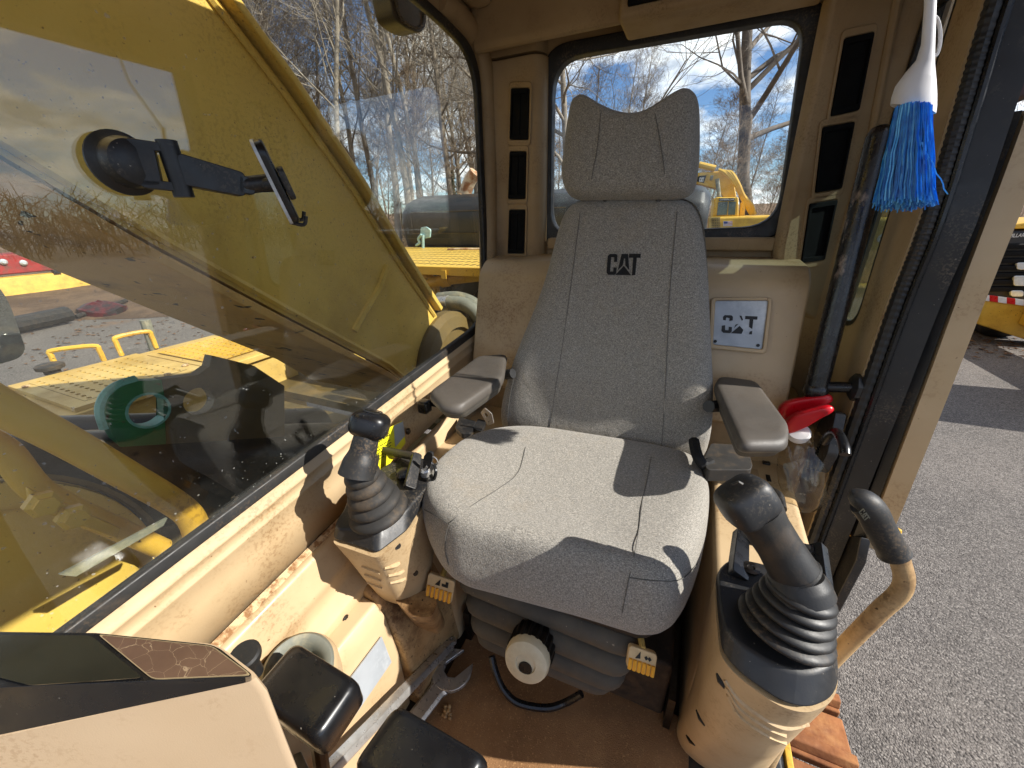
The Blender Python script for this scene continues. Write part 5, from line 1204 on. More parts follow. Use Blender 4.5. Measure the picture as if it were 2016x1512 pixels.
MB().prism(rpoly(flat([(828, 448), (838, 446), (847, 452), (846, 468), (834, 470), (827, 462)], Y=yq), .01, 3), (0, .02, 0)).obj('latch_plate', 'latch_blue', lt_, bev=.004)
MB().tube([at(833, 462, Y=yq - .01), at(833, 488, Y=yq - .01)], .012, 8).obj('latch_post', 'latch_blue', lt_)
MB().tube(spline([at(830, 462, Y=yq - .015), at(824, 470, Y=yq - .015), at(826, 478, Y=yq - .015), at(818, 484, Y=yq - .015)], 4), [.012] * 12 + [.004], 8).obj('latch_claw', 'latch_blue', lt_)
# perforated deck plate: real holes
def perforated(x0, x1, y0, y1, z, pitch, r, th, slot=1.0):
    mb = MB(); nx, ny = int((x1 - x0) / pitch), int((y1 - y0) / pitch / (slot if slot > 1 else 1))
    px_, py_ = (x1 - x0) / nx, (y1 - y0) / ny
    for i in range(nx):
        for j in range(ny):
            cx, cy = x0 + (i + .5) * px_, y0 + (j + .5) * py_
            o8 = [(cx + a * px_ / 2, cy + b * py_ / 2) for a, b in ((1, 0), (1, 1), (0, 1), (-1, 1), (-1, 0), (-1, -1), (0, -1), (1, -1))]
            h8 = [(cx + r * math.cos(k * math.pi / 4), cy + r * slot * math.sin(k * math.pi / 4)) for k in range(8)]
            v = [(x, y, z) for x, y in o8] + [(x, y, z) for x, y in h8] + [(x, y, z - th) for x, y in h8]
            f = []
            for k in range(8):
                k2 = (k + 1) % 8; f += [(k, k2, k2 + 8, k + 8), (k + 8, k2 + 8, k2 + 16, k + 16)]
            mb.add(v, f)
    return mb
dk = thing('deck_plate', 'yellow perforated walkway plate before the black hood', 'walkway', (-1.5, 2.4, .86))
MB().bb((-2.75, 1.769, .873), (-.62, 3.02, .885)).obj('perforated_sheet', 'perf_yellow', dk)
MB().bb((-2.75, 1.745, .845), (-.62, 1.768, .888)).obj('front_lip', 'yellow', dk, bev=.003)
for x in (-1.6, -1.18): MB().bb((x, 1.735, .83), (x + .03, 1.744, .872)).obj('lip_tab', 'yellow', dk)
twg = MB().tube(spline([V3((-1.75, 2.7, .895)), V3((-1.6, 2.68, .90)), V3((-1.5, 2.72, .897)), V3((-1.4, 2.70, .90)), V3((-1.3, 2.73, .90))], 3), .008, 5)
tag(twg.obj('fallen_twig', 'rust_pipe'), 'dry twig lying on the perforated walkway plate', 'twig')
bay = thing('engine_bay', 'dark engine bay with pipes under the perforated walkway', 'machinery', (-1.5, 2.2, .1))
MB().bb((-2.7, 2.92, .05), (-.55, 2.96, .87)).obj('bay_back', 'grease_black', bay)
MB().bb((-2.7, 1.5, .05), (-.60, 2.92, .10)).obj('bay_floor', 'grime', bay)
for k in range(7):
    x = -2.1 + .2 * k; MB().tube(spline([V3((x, 2.5, .12)), V3((x + .1, 2.4, .5 + .05 * (k % 3))), V3((x + .25, 2.5, .75))], 4), .035, 8).obj('engine_hose', 'grease_black', bay)
MB().tube(spline([at(838, 592, Y=1.85), at(838, 570, Y=1.85), at(846, 558, Y=1.85), at(862, 554, Y=1.85), at(884, 550, Y=1.87), at(930, 545, Y=1.95), at(980, 540, Y=2.1)], 5), .030, 14).obj('elbow_pipe', 'yellow', bay)
MB().tube([at(868, 553, Y=1.855), at(884, 550, Y=1.87)], .038, 14).obj('pipe_clamp', 'yellow', bay)
MB().tube(spline([at(825, 546, Y=2.0), at(845, 546, Y=2.0), at(856, 558, Y=2.0), at(862, 590, Y=2.0)], 5), .022, 10).obj('thin_pipe', 'yellow', bay)
fz = at(845, 596, Y=1.62)
MB().tube([at(838, 606, Y=1.62), at(862, 598, Y=1.62)], .028, 12).obj('hose_fitting', 'rust_pipe', bay)
MB().tube([at(862, 598, Y=1.62), at(884, 596, Y=1.62)], .036, 14).obj('hose_crimp', 'steel', bay)
MB().tube(spline([at(884, 596, Y=1.62), at(910, 598, Y=1.62), at(932, 610, Y=1.62), at(950, 634, Y=1.62)], 5), .034, 14).obj('hydraulic_hose', 'hose_grey', bay)
MB().tube(spline([at(864, 588, Y=1.70), at(900, 586, Y=1.70), at(930, 596, Y=1.70), at(948, 618, Y=1.70)], 5), .032, 14).obj('hydraulic_hose', 'hose_grey', bay)
brk = flat([(812, 545), (826, 540), (840, 566), (830, 575), (818, 568)], X=-1.06)
MB().prism(brk, (-.05, 0, 0)).obj('boom_ear', 'yellow_boom', bm_, bev=.004)
# deck below the window
tt = thing('machine_deck', 'oily upper deck of the machine below the boom side window', 'deck', (-1.5, .8, .0))
MB().bb((-2.46, -1.2, -.12), (-.71, 1.48, .04)).obj('deck_sheet', 'grime', tt, bev=.01)
MB().tube([V3((-1.28, 1.0, .18)), V3((-1.28, .1, .62))], .14, 24).obj('boom_cylinder', 'grease_black', tt)
MB().tube([V3((-1.7, 1.2, .10)), V3((-1.7, .3, .50))], .12, 24).obj('boom_cylinder', 'grease_black', tt)
MB().bb((-1.05, .62, .04), (-.73, 1.2, .16)).obj('valve_cover', 'grime', tt, bev=.02)
for k in range(4):
    MB().tube(spline([V3((-.8 - .05 * k, 1.1, .18)), V3((-.84 - .05 * k, .8, .26 + .02 * k)), V3((-.95 - .04 * k, .5, .2)), V3((-1.1 - .05 * k, .3, .1))], 5), .018, 8).obj('deck_hose', 'grease_black', tt)
# lug plate with two eyes: bare end painted green
lg = thing('lug_plate', 'steel lug plate with two round eyes and green painted end', 'plate', (-1.22, .45, .04))
XG = -1.2
def circ(cx, cy, r, n=24): 
    c = at(cx, cy, X=XG); rr = rpx(c, r); return [c + V3((0, math.cos(q) * rr, math.sin(q) * rr)) for q in [2 * math.pi * k / n for k in range(n)]]
left = spline([at(x, y, X=XG) for x, y in ((216, 845), (207, 812), (216, 782), (240, 762), (275, 750))], 4)
gp_ = left + flat([(318, 748), (322, 770), (328, 900), (262, 925)], X=XG)
MB().holed(gp_, [circ(293, 808, 32)], (-.035, 0, 0)).obj('green_end', 'green_paint', lg, smooth=False)
bp_ = flat([(319, 747), (390, 738), (412, 722), (418, 700), (500, 720), (560, 760), (560, 1080), (330, 1080), (263, 926), (329, 901), (323, 770)], X=XG)
MB().holed(bp_, [circ(392, 790, 27)], (-.035, 0, 0)).obj('plate_body', 'grime', lg, smooth=False)
MB().tube([p + V3((-.016, 0, 0)) for p in left] , .013, 8).obj('rim_edge', 'teal_edge', lg)
MB().ring([lerp(V3((XG, 0, 0)), p, 1) + V3((.002, 0, 0)) for p in circ(293, 808, 36)], [p + V3((.002, 0, 0)) for p in circ(293, 808, 31.5)], (-.04, 0, 0)).obj('eye_rim', 'teal_edge', lg)
# tool boxes on the far side deck
tb = thing('deck_toolbox', 'dusty toolbox with slotted lid and yellow handles beyond the boom', 'toolbox', (-2.85, 1.0, -.4))
zt_ = .35
MB().bb((-3.25, .62, -.45), (-2.50, 1.75, zt_ - .05)).obj('box_body', 'yellow_old', tb, bev=.01)
MB().bb((-3.28, .58, zt_ - .05), (-2.47, 1.78, zt_ - .012)).obj('lid_frame', 'yellow_old', tb, bev=.006)
perforated(-3.16, -2.55, .68, 1.12, zt_ + .012, .052, .016, .012, .6).obj('slotted_lid', 'yellow_old', tb, smooth=False)
MB().bb((-3.22, .62, zt_ - .010), (-3.16, 1.18, zt_ + .010)).bb((-2.55, .62, zt_ - .010), (-2.49, 1.18, zt_ + .010)).bb((-3.16, .62, zt_ - .010), (-2.55, .68, zt_ + .010)).bb((-3.16, 1.12, zt_ - .010), (-2.55, 1.18, zt_ + .010)).obj('lid_rim', 'yellow_old', tb)
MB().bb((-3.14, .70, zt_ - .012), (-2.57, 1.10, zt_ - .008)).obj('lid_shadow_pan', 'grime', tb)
perforated(-3.1, -2.52, 1.24, 1.70, zt_ + .010, .05, .014, .010).obj('perforated_lid', 'yellow', tb, smooth=False)
MB().bb((-3.14, 1.20, zt_ - .012), (-2.48, 1.74, zt_ + .002)).obj('lid_tray', 'yellow_old', tb)
def hoop(a, b, h, name='lid_handle'):
    A, B = V3(a), V3(b); z = V3((0, 0, h)); MB().tube(rpoly([A, A + z, B + z, B], .03, 4)[0:0] + spline([A, A + z * .7, A + z + (B - A) * .08, B + z - (B - A) * .08, B + z * .7, B], 4), .014, 8).obj(name, 'yellow', tb)
h1a, h1b = at(112, 722, Z=zt_), at(205, 710, Z=zt_); hoop(h1a, h1b, .10)
h2a, h2b = at(240, 700, Z=zt_), at(308, 685, Z=zt_); hoop(h2a, h2b, .12)
fc = at(105, 735, Z=zt_); MB().lathe([(.035, 0), (.035, .02), (.06, .03), (.062, .05), (.05, .058), (0, .06)], fc, (0, 0, 1), 20).obj('filler_cap', 'rubber_dusty', tb)
pst = at(292, 660, X=-3.3); MB().tube([at(305, 690, X=-3.3), at(285, 630, X=-3.3)], .03, 10).obj('lamp_post', 'hose_grey', tb)
for x, y in ((52, 762), (330, 738), (365, 720)):
    q = at(x, y, Z=zt_ + .012); MB().lathe([(.016, 0), (.016, .008), (0, .01)], q, (0, 0, 1), 8).obj('lid_bolt', 'rust', tb)
# yellow guard rails and drum close to the window
grd = thing('guard_rail', 'thick yellow guard rail tubes outside the lower boom side window', 'rail', (-.86, .2, .1))
Xr = -.86
MB().tube(spline([at(-120, 730, X=Xr), at(0, 800, X=Xr), at(120, 862, X=Xr), at(240, 930, X=Xr), at(340, 988, X=Xr), at(378, 1022, X=Xr), at(395, 1075, X=Xr)], 5), rpx(at(200, 905, X=Xr), 28), 18).obj('upper_tube', 'yellow', grd)
MB().tube(spline([at(-60, 850, X=Xr - .04), at(10, 890, X=Xr - .04), at(70, 960, X=Xr - .04), at(140, 1000, X=Xr - .04), at(240, 1045, X=Xr - .04), at(320, 1080, X=Xr - .04)], 5), rpx(at(200, 905, X=Xr), 22), 18).obj('lower_tube', 'yellow', grd)
fp = flat([(55, 960), (240, 1040), (232, 1062), (60, 1000)], X=-.84); MB().prism(fp, (-.012, 0, 0)).obj('bolt_flange', 'yellow', grd, bev=.003)
for x, y in ((80, 990), (140, 1015)):
    MB().lathe([(.020, 0), (.020, .012), (.014, .016), (.014, .022), (0, .022)], at(x, y, X=-.838), (1, 0, 0), 6).obj('hex_bolt', 'yellow', grd)
dm = thing('swing_drum', 'rounded yellow drum housing below the guard rail', 'drum', (-.95, .1, .0))
dc = at(-40, 1250, X=-1.0)
MB().lathe([(.26, -.3), (.26, -.02), (.25, .01), (.20, .02), (.198, .04), (.185, .055), (.10, .07), (0, .072)], dc, (1, .15, .35), 48).obj('drum_shell', 'yellow_boom', dm, ang=40)
MB().lathe([(.258, -.004), (.266, .0), (.266, .012), (.256, .016)], dc, (1, .15, .35), 48, cap=False).obj('drum_rim', 'grime', dm, ang=40)
gl2 = at(250, 1080, X=-.75); gb_ = at(140, 1130, X=-.75)
wp = thing('wiper_bar', 'pale flat bar lying outside the lower boom side window', 'bar', gb_)
MB().prism([at(330, 1020, X=-.73), at(322, 1035, X=-.73), at(150, 1135, X=-.73), at(118, 1132, X=-.73)], (-.006, 0, 0)).obj('bar_blade', 'hose_grey', wp)
# mirror at the left edge, lamp housing at the top
mr_ = thing('side_mirror', 'pale side mirror at the left edge of the boom side window', 'mirror', at(20, 725, X=-1.25))
mq = rpoly(flat([(-60, 520), (-2, 560), (20, 600), (52, 690), (40, 706), (-60, 735)], X=-1.25), .02, 4)
MB().prism(mq, (-.03, 0, 0)).obj('mirror_shell', 'hose_grey', mr_, bev=.006)
c = sum(mq, V3()) / len(mq); MB().prism([lerp(c, p, .95) + V3((.002, 0, 0)) for p in mq], (.002, 0, 0)).obj('mirror_glass', 'mirror_pane', mr_, smooth=False)
lm = thing('work_lamp', 'black work lamp housing hanging at the top of the boom side window', 'lamp', at(810, 60, X=-.78))
lq_ = rpoly(flat([(764, -30), (842, -40), (840, 55), (826, 66), (800, 56), (776, 36)], X=-.78), .02, 4)
MB().prism(lq_, (-.06, 0, 0)).obj('lamp_housing', 'black', lm, bev=.012, seg=3)
c = sum(lq_, V3()) / len(lq_); MB().ring([lerp(c, p, .86) + V3((.004, 0, 0)) for p in lq_], [lerp(c, p, .72) + V3((.004, 0, 0)) for p in lq_], (-.006, 0, 0)).obj('lamp_bezel', 'black_gloss', lm, smooth=False)
# track and step below the door
tk = thing('crawler_track', 'rusty crawler track shoes below the cab floor', 'track', (.62, .9, -.5))
for k in range(7):
    y = .55 + k * .17
    MB().prism([(.40, y, -.36), (.40, y + .155, -.36), (.40, y + .155, -.39), (.40, y + .10, -.42), (.40, y, -.39)], (.24, 0, 0)).obj('track_shoe', 'rust_shoe', tk, bev=.006)
    MB().prism([(.40, y + .02, -.335), (.40, y + .045, -.335), (.40, y + .05, -.36), (.40, y + .01, -.36)], (.24, 0, 0)).obj('grouser', 'rust_shoe', tk, bev=.004)
stp = thing('side_step', 'worn dark step with yellow edge under the door side console', 'step', (.42, .8, -.1))
q4 = flat([(1522, 1475), (1578, 1440), (1590, 1440), (1600, 1540), (1540, 1560)], Z=-.12)
MB().bb((.33, .3, -.13), (.375, 1.6, -.10)).obj('step_plate', 'scuffed_step', stp, bev=.004)
MB().bb((.376, .3, -.14), (.392, 1.6, -.092)).obj('edge_strip', 'yellow', stp, bev=.003)
yp_ = thing('yellow_side_frame', 'yellow frame corner beyond the lock lever grip', 'frame', at(1690, 1040, X=.55))
MB().prism(flat([(1650, 985), (1718, 1030), (1712, 1050), (1655, 1058), (1640, 1030)], X=.50), (.06, 0, 0)).obj('frame_plate', 'yellow', yp_, bev=.006)
MB().bb((.46, 1.05, -.6), (.50, 1.7, .30)).obj('frame_side', 'yellow', yp_, bev=.01)

# ================================================================== OUTSIDE: OTHER MACHINES IN THE YARD
GZ0 = GZ
# far excavator behind the rear window
fe = thing('far_excavator', 'yellow excavator with hose covered boom parked beyond the rear window', 'excavator', (1.0, 14.5, GZ0))
Yf = 14.0
def F(px, py, y=Yf): return at(px, py, Y=y)
MB().prism(flat([(1396, 427), (1540, 424), (1542, 500), (1396, 500)], Y=Yf), (0, 2.2, 0)).obj('counterweight', 'yellow', fe, bev=.08, seg=3)
MB().prism(flat([(1396, 427.5), (1418, 427), (1418, 500), (1396, 500)], Y=Yf - .03), (0, .02, 0)).obj('grille_panel', 'yellow_old', fe)
for r in range(6):
    for c_ in range(5):
        p = F(1402 + c_ * 3.4, 431 + r * 3.2, Yf - .05); MB().box(p, (.030, .02, .018)).obj('grille_slot', 'decal_black', fe)
cq = flat([(1406, 392), (1410, 388), (1454, 388), (1454, 426), (1402, 426)], Y=Yf + .3)
MB().prism(cq, (0, 1.4, 0)).obj('cab_shell', 'yellow', fe, bev=.04)
MB().prism(flat([(1406, 388.6), (1404, 426), (1399, 426), (1402, 394)], Y=Yf + .28), (0, .5, 0)).obj('cab_side', 'yellow_old', fe)
MB().prism(flat([(1414, 398), (1433, 397), (1431, 423), (1411, 424)], Y=Yf + .28), (0, .015, 0)).obj('cab_window', 'far_pane', fe)
MB().prism(flat([(1435, 397), (1449, 397), (1447, 423), (1433, 423)], Y=Yf + .28), (0, .015, 0)).obj('cab_window', 'far_pane', fe)
MB().prism(flat([(1415.5, 390.5), (1446, 390), (1446, 395.5), (1415.5, 396)], Y=Yf + .27), (0, .02, 0)).obj('sign_band', 'decal_black', fe)
tv, tf = text_mesh('CATERPILLAR', 1.0, .02)
w_ = max(v[0] for v in tv) - min(v[0] for v in tv)
a_, b_ = F(1416.5, 393.2, Yf + .25), F(1445.2, 392.7, Yf + .25); s_ = (b_ - a_).length / w_
MB().add(place2d(tv, (a_ + b_) / 2, (b_ - a_).normalized() * s_, V3((0, 0, s_ * .85))), tf).obj('lettering', 'white_paint', fe, smooth=False)
fl0 = F(1424, 442, Yf - .03)
MB().prism(flat([(1424, 435.5), (1442, 435), (1442, 445), (1424, 445.5)], Y=Yf - .02), (0, .015, 0)).obj('flag_field', 'white_paint', fe, smooth=False)
MB().prism(flat([(1425, 436), (1432.5, 436), (1432.5, 440.5), (1425, 440.5)], Y=Yf - .03), (0, .008, 0)).obj('flag_canton', 'flag_blue', fe, smooth=False)
for k in range(3): MB().prism(flat([(1433 if k < 2 else 1425, 436.2 + k * 3), (1442, 436 + k * 3), (1442, 437.3 + k * 3), (1433 if k < 2 else 1425, 437.5 + k * 3)], Y=Yf - .03), (0, .006, 0)).obj('flag_stripe', 'flag_red', fe, smooth=False)
bq = flat([(1330, 346), (1372, 340), (1418, 337), (1432, 342), (1445, 358), (1450, 388), (1425, 389), (1412, 372), (1372, 362), (1330, 366)], Y=Yf + 1.2)
MB().prism(bq, (0, .6, 0)).obj('boom', 'yellow', fe, bev=.03)
MB().tube([F(1412, 352, Yf + 1.1), F(1416, 388, Yf + 1.1)], .06, 10).obj('boom_ram', 'hose_grey', fe)
MB().tube([F(1376, 324, Yf + 1.2), F(1408, 332, Yf + 1.2)], .09, 10).obj('stick_ram', 'yellow', fe)
MB().tube([F(1398, 350, Yf + 1.12), F(1404, 350, Yf + 1.12)], .07, 10).obj('pin', 'hose_grey', fe)
lgb = flat([(1374, 348), (1378, 346), (1391, 345), (1386, 360), (1372, 357)], Y=Yf + 1.18); MB().prism(lgb, (0, .01, 0)).obj('logo_patch', 'decal_black', fe, smooth=False)
o_ = F(1376.5, 357.5, Yf + 1.16); logo(o_, F(1385.5, 357.5, Yf + 1.16) - o_, F(1377.5, 349.5, Yf + 1.16) - o_, -.004, 'white_paint', fe)
rh_ = random.Random(11)
for k in range(12):
    x0 = 1415 + k * 1.2; j = rh_.uniform(-3, 3)
    MB().tube(spline([F(x0, 334 + k * .4, Yf + 1.1), F(x0 + 14, 342 + j, Yf + 1.0), F(1446 + k * .9 + j, 362 + j, Yf + .95), F(1457 + k * .7, 384, Yf + .95), F(1468 + k * 1.2 + j, 404, Yf + .95), F(1478 + k * .8, 422, Yf + 1.0)], 5), .045, 6).obj('hose', 'yellow', fe)
MB().prism(flat([(1455, 426), (1459, 400), (1466, 392), (1468, 402), (1466, 426)], Y=Yf + .9), (0, .3, 0)).obj('swing_frame', 'yellow', fe, bev=.02)
MB().bb((-.4, 14.2, GZ0), (.5, 17.5, GZ0 + .85)).obj('track_frame', 'rust_shoe', fe, bev=.1)
MB().bb((1.6, 14.2, GZ0), (2.5, 17.5, GZ0 + .85)).obj('track_frame', 'rust_shoe', fe, bev=.1)
# second machine at the right edge of the rear window
fs = thing('excavator_stick', 'tall tan excavator stick standing at the right edge of the rear window', 'excavator', at(1565, 470, Y=15))
MB().prism(flat([(1552, 378), (1546, 340), (1554, 330), (1572, 325), (1580, 345), (1570, 372), (1562, 380)], Y=15), (0, .5, 0)).obj('stick_link', 'yellow_old', fs, bev=.04)
MB().tube([F(1562, 378, 14.9), F(1546, 430, 14.9)], .16, 12).obj('ram', 'hose_grey', fs)
MB().bb((at(1540, 470, Y=15).x, 15, GZ0), (at(1600, 470, Y=15).x, 17, .55)).obj('body', 'yellow_old', fs, bev=.1)
# yellow machine seen through the quarter window
ym = thing('wheel_loader', 'yellow machine with white letter seen through the quarter window', 'loader', (3.2, 8.6, GZ0))
Ym = 8.0
MB().prism(flat([(1690, 470), (1705, 430), (1810, 424), (1815, 560), (1690, 560)], Y=Ym), (0, 3.0, 0)).obj('body', 'yellow', ym, bev=.06)
MB().prism(flat([(1712, 415), (1810, 405), (1810, 424), (1712, 430)], Y=Ym + .2), (0, 2.4, 0)).obj('rail_deck', 'yellow_old', ym, bev=.03)
MB().prism(flat([(1640, 560), (1815, 562), (1815, 640), (1640, 640)], Y=Ym - .2), (0, 3.2, 0)).obj('lower_frame', 'yellow', ym, bev=.06)
tv, tf = text_mesh('CAT', 1.0, .05); w_ = max(v[0] for v in tv) - min(v[0] for v in tv)
a_, b_ = F(1726, 470, Ym - .03), F(1782, 466, Ym - .03); s_ = (b_ - a_).length / w_
MB().add(place2d(tv, (a_ + b_) / 2, (b_ - a_).normalized() * s_, V3((0, 0, s_))), tf).obj('lettering', 'white_paint', ym, smooth=False)
for x in (1660, 1790):
    MB().lathe([(.5, 0), (.62, .05), (.62, .4), (.5, .45), (.25, .45), (.2, .4), (0, .4)], at(x, 640, Y=Ym + .6) * 1.0 + V3((0, 0, .05)), (-1, 0, 0), 28).obj('wheel', 'rubber', ym)
# dark truck front at the right edge
tr = thing('parked_truck', 'black and yellow machine front with louvred grille at the right edge', 'truck', (5.5, 10.4, GZ0))
Yt = 10.0
MB().prism(flat([(1948, 452), (2080, 450), (2080, 600), (1925, 590), (1936, 500)], Y=Yt), (0, 3.0, 0)).obj('hood', 'black', tr, bev=.06)
MB().prism(flat([(1962, 446), (2080, 428), (2080, 449), (1952, 452)], Y=Yt - .05), (0, 3.0, 0)).obj('hood_top', 'yellow', tr, bev=.04)
for k in range(7):
    y = 482 + k * 14
    MB().prism(flat([(1945 - k * 1.7, y), (2080, y - 1), (2080, y + 8), (1944 - k * 1.7, y + 9)], Y=Yt - .06), (0, .05, .02)).obj('grille_louvre', 'vent_black', tr, bev=.01)
tv, tf = text_mesh('CATERPILLAR', 1.0, .012); w_ = max(v[0] for v in tv) - min(v[0] for v in tv)
a_, b_ = F(1956, 466, Yt - .04), F(2018, 463, Yt - .04); s_ = (b_ - a_).length / w_
MB().add(place2d(tv, (a_ + b_) / 2, (b_ - a_).normalized() * s_, V3((0, 0, s_ * 1.35))), tf).obj('lettering', 'white_paint', tr, smooth=False)
for x, y, h in ((2004, 553, 20), (2010, 524, 14), (1998, 578, 12)):
    MB().prism(rpoly(flat([(x - 8, y - h / 2), (x + 18, y - h / 2), (x + 18, y + h / 2), (x - 8, y + h / 2)], Y=Yt - .08), .04, 3), (0, .06, 0)).obj('head_lamp', 'lamp_clear', tr, bev=.01)
MB().prism(flat([(1905, 578), (2080, 604), (2080, 690), (2016, 668), (1898, 630)], Y=Yt - .3), (0, .5, 0)).obj('bumper', 'yellow', tr, bev=.02)
for k in range(8):
    x = 1914 + k * 17
    MB().prism(flat([(x, 577 + k * 2.2), (x + 17, 579.2 + k * 2.2), (x + 17, 591 + k * 2.2), (x, 588.5 + k * 2.2)], Y=Yt - .32), (0, .015, 0)).obj('reflective_stripe', 'red_plastic' if k % 2 == 0 else 'white_paint', tr, smooth=False)
for y in (592, 607): MB().prism(flat([(1908, y), (1932, y + 3), (1930, y + 12), (1906, y + 9)], Y=Yt - .33), (0, .02, 0)).obj('bumper_pocket', 'grime', tr)
MB().bb((5.3, 10.2, GZ0), (5.9, 12.6, GZ0 + 1.0)).obj('wheel_block', 'rubber', tr, bev=.2)
MB().bb((4.7, 6.0, GZ0 + .05), (6.4, 7.3, .75)).obj('shadow_caster', 'yellow', tr, bev=.05)  # unseen block added outside the view to cast a shadow on the asphalt
MB().bb((5.4, 7.3, GZ0 + .4), (5.8, 9.7, GZ0 + .8)).obj('shadow_caster_arm', 'yellow', tr, bev=.04)  # unseen arm added to join the shadow-casting block to the truck
gr1 = thing('guard_fence', 'thin white pipe rails along the yard edge behind the truck', 'fence', (9, 17, GZ0))
for k, zz_ in enumerate((.45, .85)):
    MB().tube([V3((4, 19, GZ0 + 1 + zz_)), V3((16, 16, GZ0 + 1 + zz_))], .04, 6).obj('rail', 'white_paint', gr1)
for k in range(7): MB().tube([V3((4 + 2 * k, 19 - .5 * k, GZ0)), V3((4 + 2 * k, 19 - .5 * k, GZ0 + 1.95))], .05, 6).obj('post', 'white_paint', gr1)
# red and yellow implements at the far left
ri = thing('red_implement', 'red steel implement at the far left across the gravel', 'implement', (-22, 5, GZ0))
MB().bb((-23.5, 1.0, -.35), (-22, 7.6, .32)).obj('red_body', 'red_paint', ri, bev=.05)
for k in range(5): MB().lathe([(.10, 0), (.10, .06), (.05, .12), (0, .12)], (-22, 5.2 + .45 * k, .0 + .08 * (k % 2)), (1, 0, 0), 10).obj('boss', 'lamp_clear', ri)
yi = thing('grader_attachment', 'long yellow blade attachment lying below the red implement', 'attachment', (-21.6, 5, GZ0))
MB().prism([(-21.9, 0, GZ0), (-21.9, 0, -.40), (-21.6, 0, -.42), (-21.45, 0, GZ0)], (0, 8.6, 0)).obj('blade_plate', 'yellow', yi, bev=.03)
MB().bb((-21.7, 6.6, -.42), (-21.5, 6.8, -.30)).obj('blade_lug', 'decal_black', yi)
rs_ = thing('red_scrap', 'dark red scrap panel lying on the gravel below the boom', 'scrap', at(205, 622, Z=GZ0))
sc0 = at(205, 618, Z=GZ0)
MB().loft([[sc0 + V3((math.cos(q) * r * .8, math.sin(q) * r * .5, h + .06 * math.sin(3 * q))) for q in [2 * math.pi * k / 14 for k in range(14)]] for r, h in ((1.0, .0), (1.0, .18), (.6, .30), (.25, .34))]).obj('panel', 'red_dark', rs_, ang=40)
MB().tube([sc0 + V3((.3, -.7, .1)), sc0 + V3((-.2, .7, .25))], .06, 8).obj('edge_tube', 'rubber', rs_)
lgm = MB().tube(spline([sc0 + V3((1.5, -4.2, .2)), sc0 + V3((1.0, -2.4, .22)), sc0 + V3((.6, -.9, .25))], 4), .20, 10)  # dark tube stands in for a shadow strip across the gravel
tag(lgm.obj('shadow_strip', 'rubber'), 'dark tube painted as a shadow strip on the gravel beside the red scrap', 'log')

# ================================================================== BARE WINTER TREES
def grow(seed, h, r0, style):
    """one bare tree as two tube meshes: trunk with main limbs, crown of branches and twigs"""
    rr = random.Random(seed); trunk, crown = MB(), MB()
    def path(p, d, ln, n, wob, up):
        pts = [p.copy()]; d = d.normalized()
        for i in range(n):
            d = (d + V3((rr.gauss(0, wob), rr.gauss(0, wob), rr.gauss(0, wob * .6) + up))).normalized(); p = p + d * (ln / n); pts.append(p.copy())
        return pts
    def radii(a, b, n): return [max(a + (b - a) * (i / n) ** .9, .004) for i in range(n + 1)]
    def branch(p, d, ln, r, lvl):
        n = 5 if lvl == 1 else 4 if lvl == 2 else 3
        pts = path(p, d, ln, n, .22 if style else .16, .07)
        (crown if lvl > 1 or r < .05 else trunk).tube(pts, radii(r, r * .25, n), 5 if lvl == 1 else 3, cap=False)
        if lvl >= 4: return
        k = {1: 7, 2: 6, 3: 5}[lvl]
        for i in range(k):
            t = rr.uniform(.25, 1.0) if i < k - 1 else 1.0
            f = t * n; i0 = min(int(f), n - 1); q = lerp(pts[i0], pts[i0 + 1], f - i0); dd = (pts[i0 + 1] - pts[i0]).normalized()
            a = rr.uniform(.45, 1.0); ax_ = V3((rr.gauss(0, 1), rr.gauss(0, 1), rr.gauss(0, .5))); ax_ = (ax_ - dd * ax_.dot(dd)).normalized()
            branch(q, dd * math.cos(a) + ax_ * math.sin(a), ln * rr.uniform(.38, .62), max(r * (1 - t * .6) * .45, .0055), lvl + 1)
    base = V3((0, 0, -.3))
    forks = 1 if style == 0 else 2 + (rr.random() < .4) if style == 2 else 1
    nt_ = 10
    main = path(base, V3((rr.gauss(0, .05), rr.gauss(0, .05), 1)), h, nt_, .05 if style == 0 else .10, .05)
    trunk.tube(main, [r0 * (1.25 if i == 0 else 1) * (1 - .86 * (i / nt_)) for i in range(nt_ + 1)], 8, cap=False)
    nb = 22 if style == 0 else 18
    for i in range(nb):
        t = lerp(.22 if style else .30, .99, (i + rr.random() * .6) / nb); f = t * nt_; i0 = min(int(f), nt_ - 1); q = lerp(main[i0], main[i0 + 1], f - i0)
        a = rr.uniform(0, 2 * math.pi); el = rr.uniform(.5, 1.1) if style == 0 else rr.uniform(.1, .9)
        ln = h * (rr.uniform(.20, .30) if style == 0 else rr.uniform(.32, .5)) * (1.15 - .75 * t)
        branch(q, V3((math.cos(a) * math.cos(el), math.sin(a) * math.cos(el), math.sin(el))), ln, r0 * (1.0 - .8 * t) * (.42 if style == 0 else .55), 1)
    return trunk, crown
protos = []
for k, (hh, r0, st, bk_) in enumerate([(17, .17, 0, 'bark'), (19, .15, 0, 'bark_pale'), (15, .14, 0, 'bark_dark'), (16, .22, 1, 'bark'), (14, .13, 0, 'bark_pale'), (21, .36, 1, 'bark_dark'), (9, .07, 0, 'brushwood')]):
    t_, c_ = grow(100 + k, hh, r0, st)
    a_ = t_.obj('trunk', bk_, smooth=True, ang=80); b_ = c_.obj('crown', bk_, smooth=False)
    protos.append((a_.data, b_.data, hh)); bpy.data.objects.remove(a_); bpy.data.objects.remove(b_)
def groundz(x, y):
    r = math.hypot(x, y); return GZ + .018 * max(0, r - 17) + .1 if r > 17 else GZ
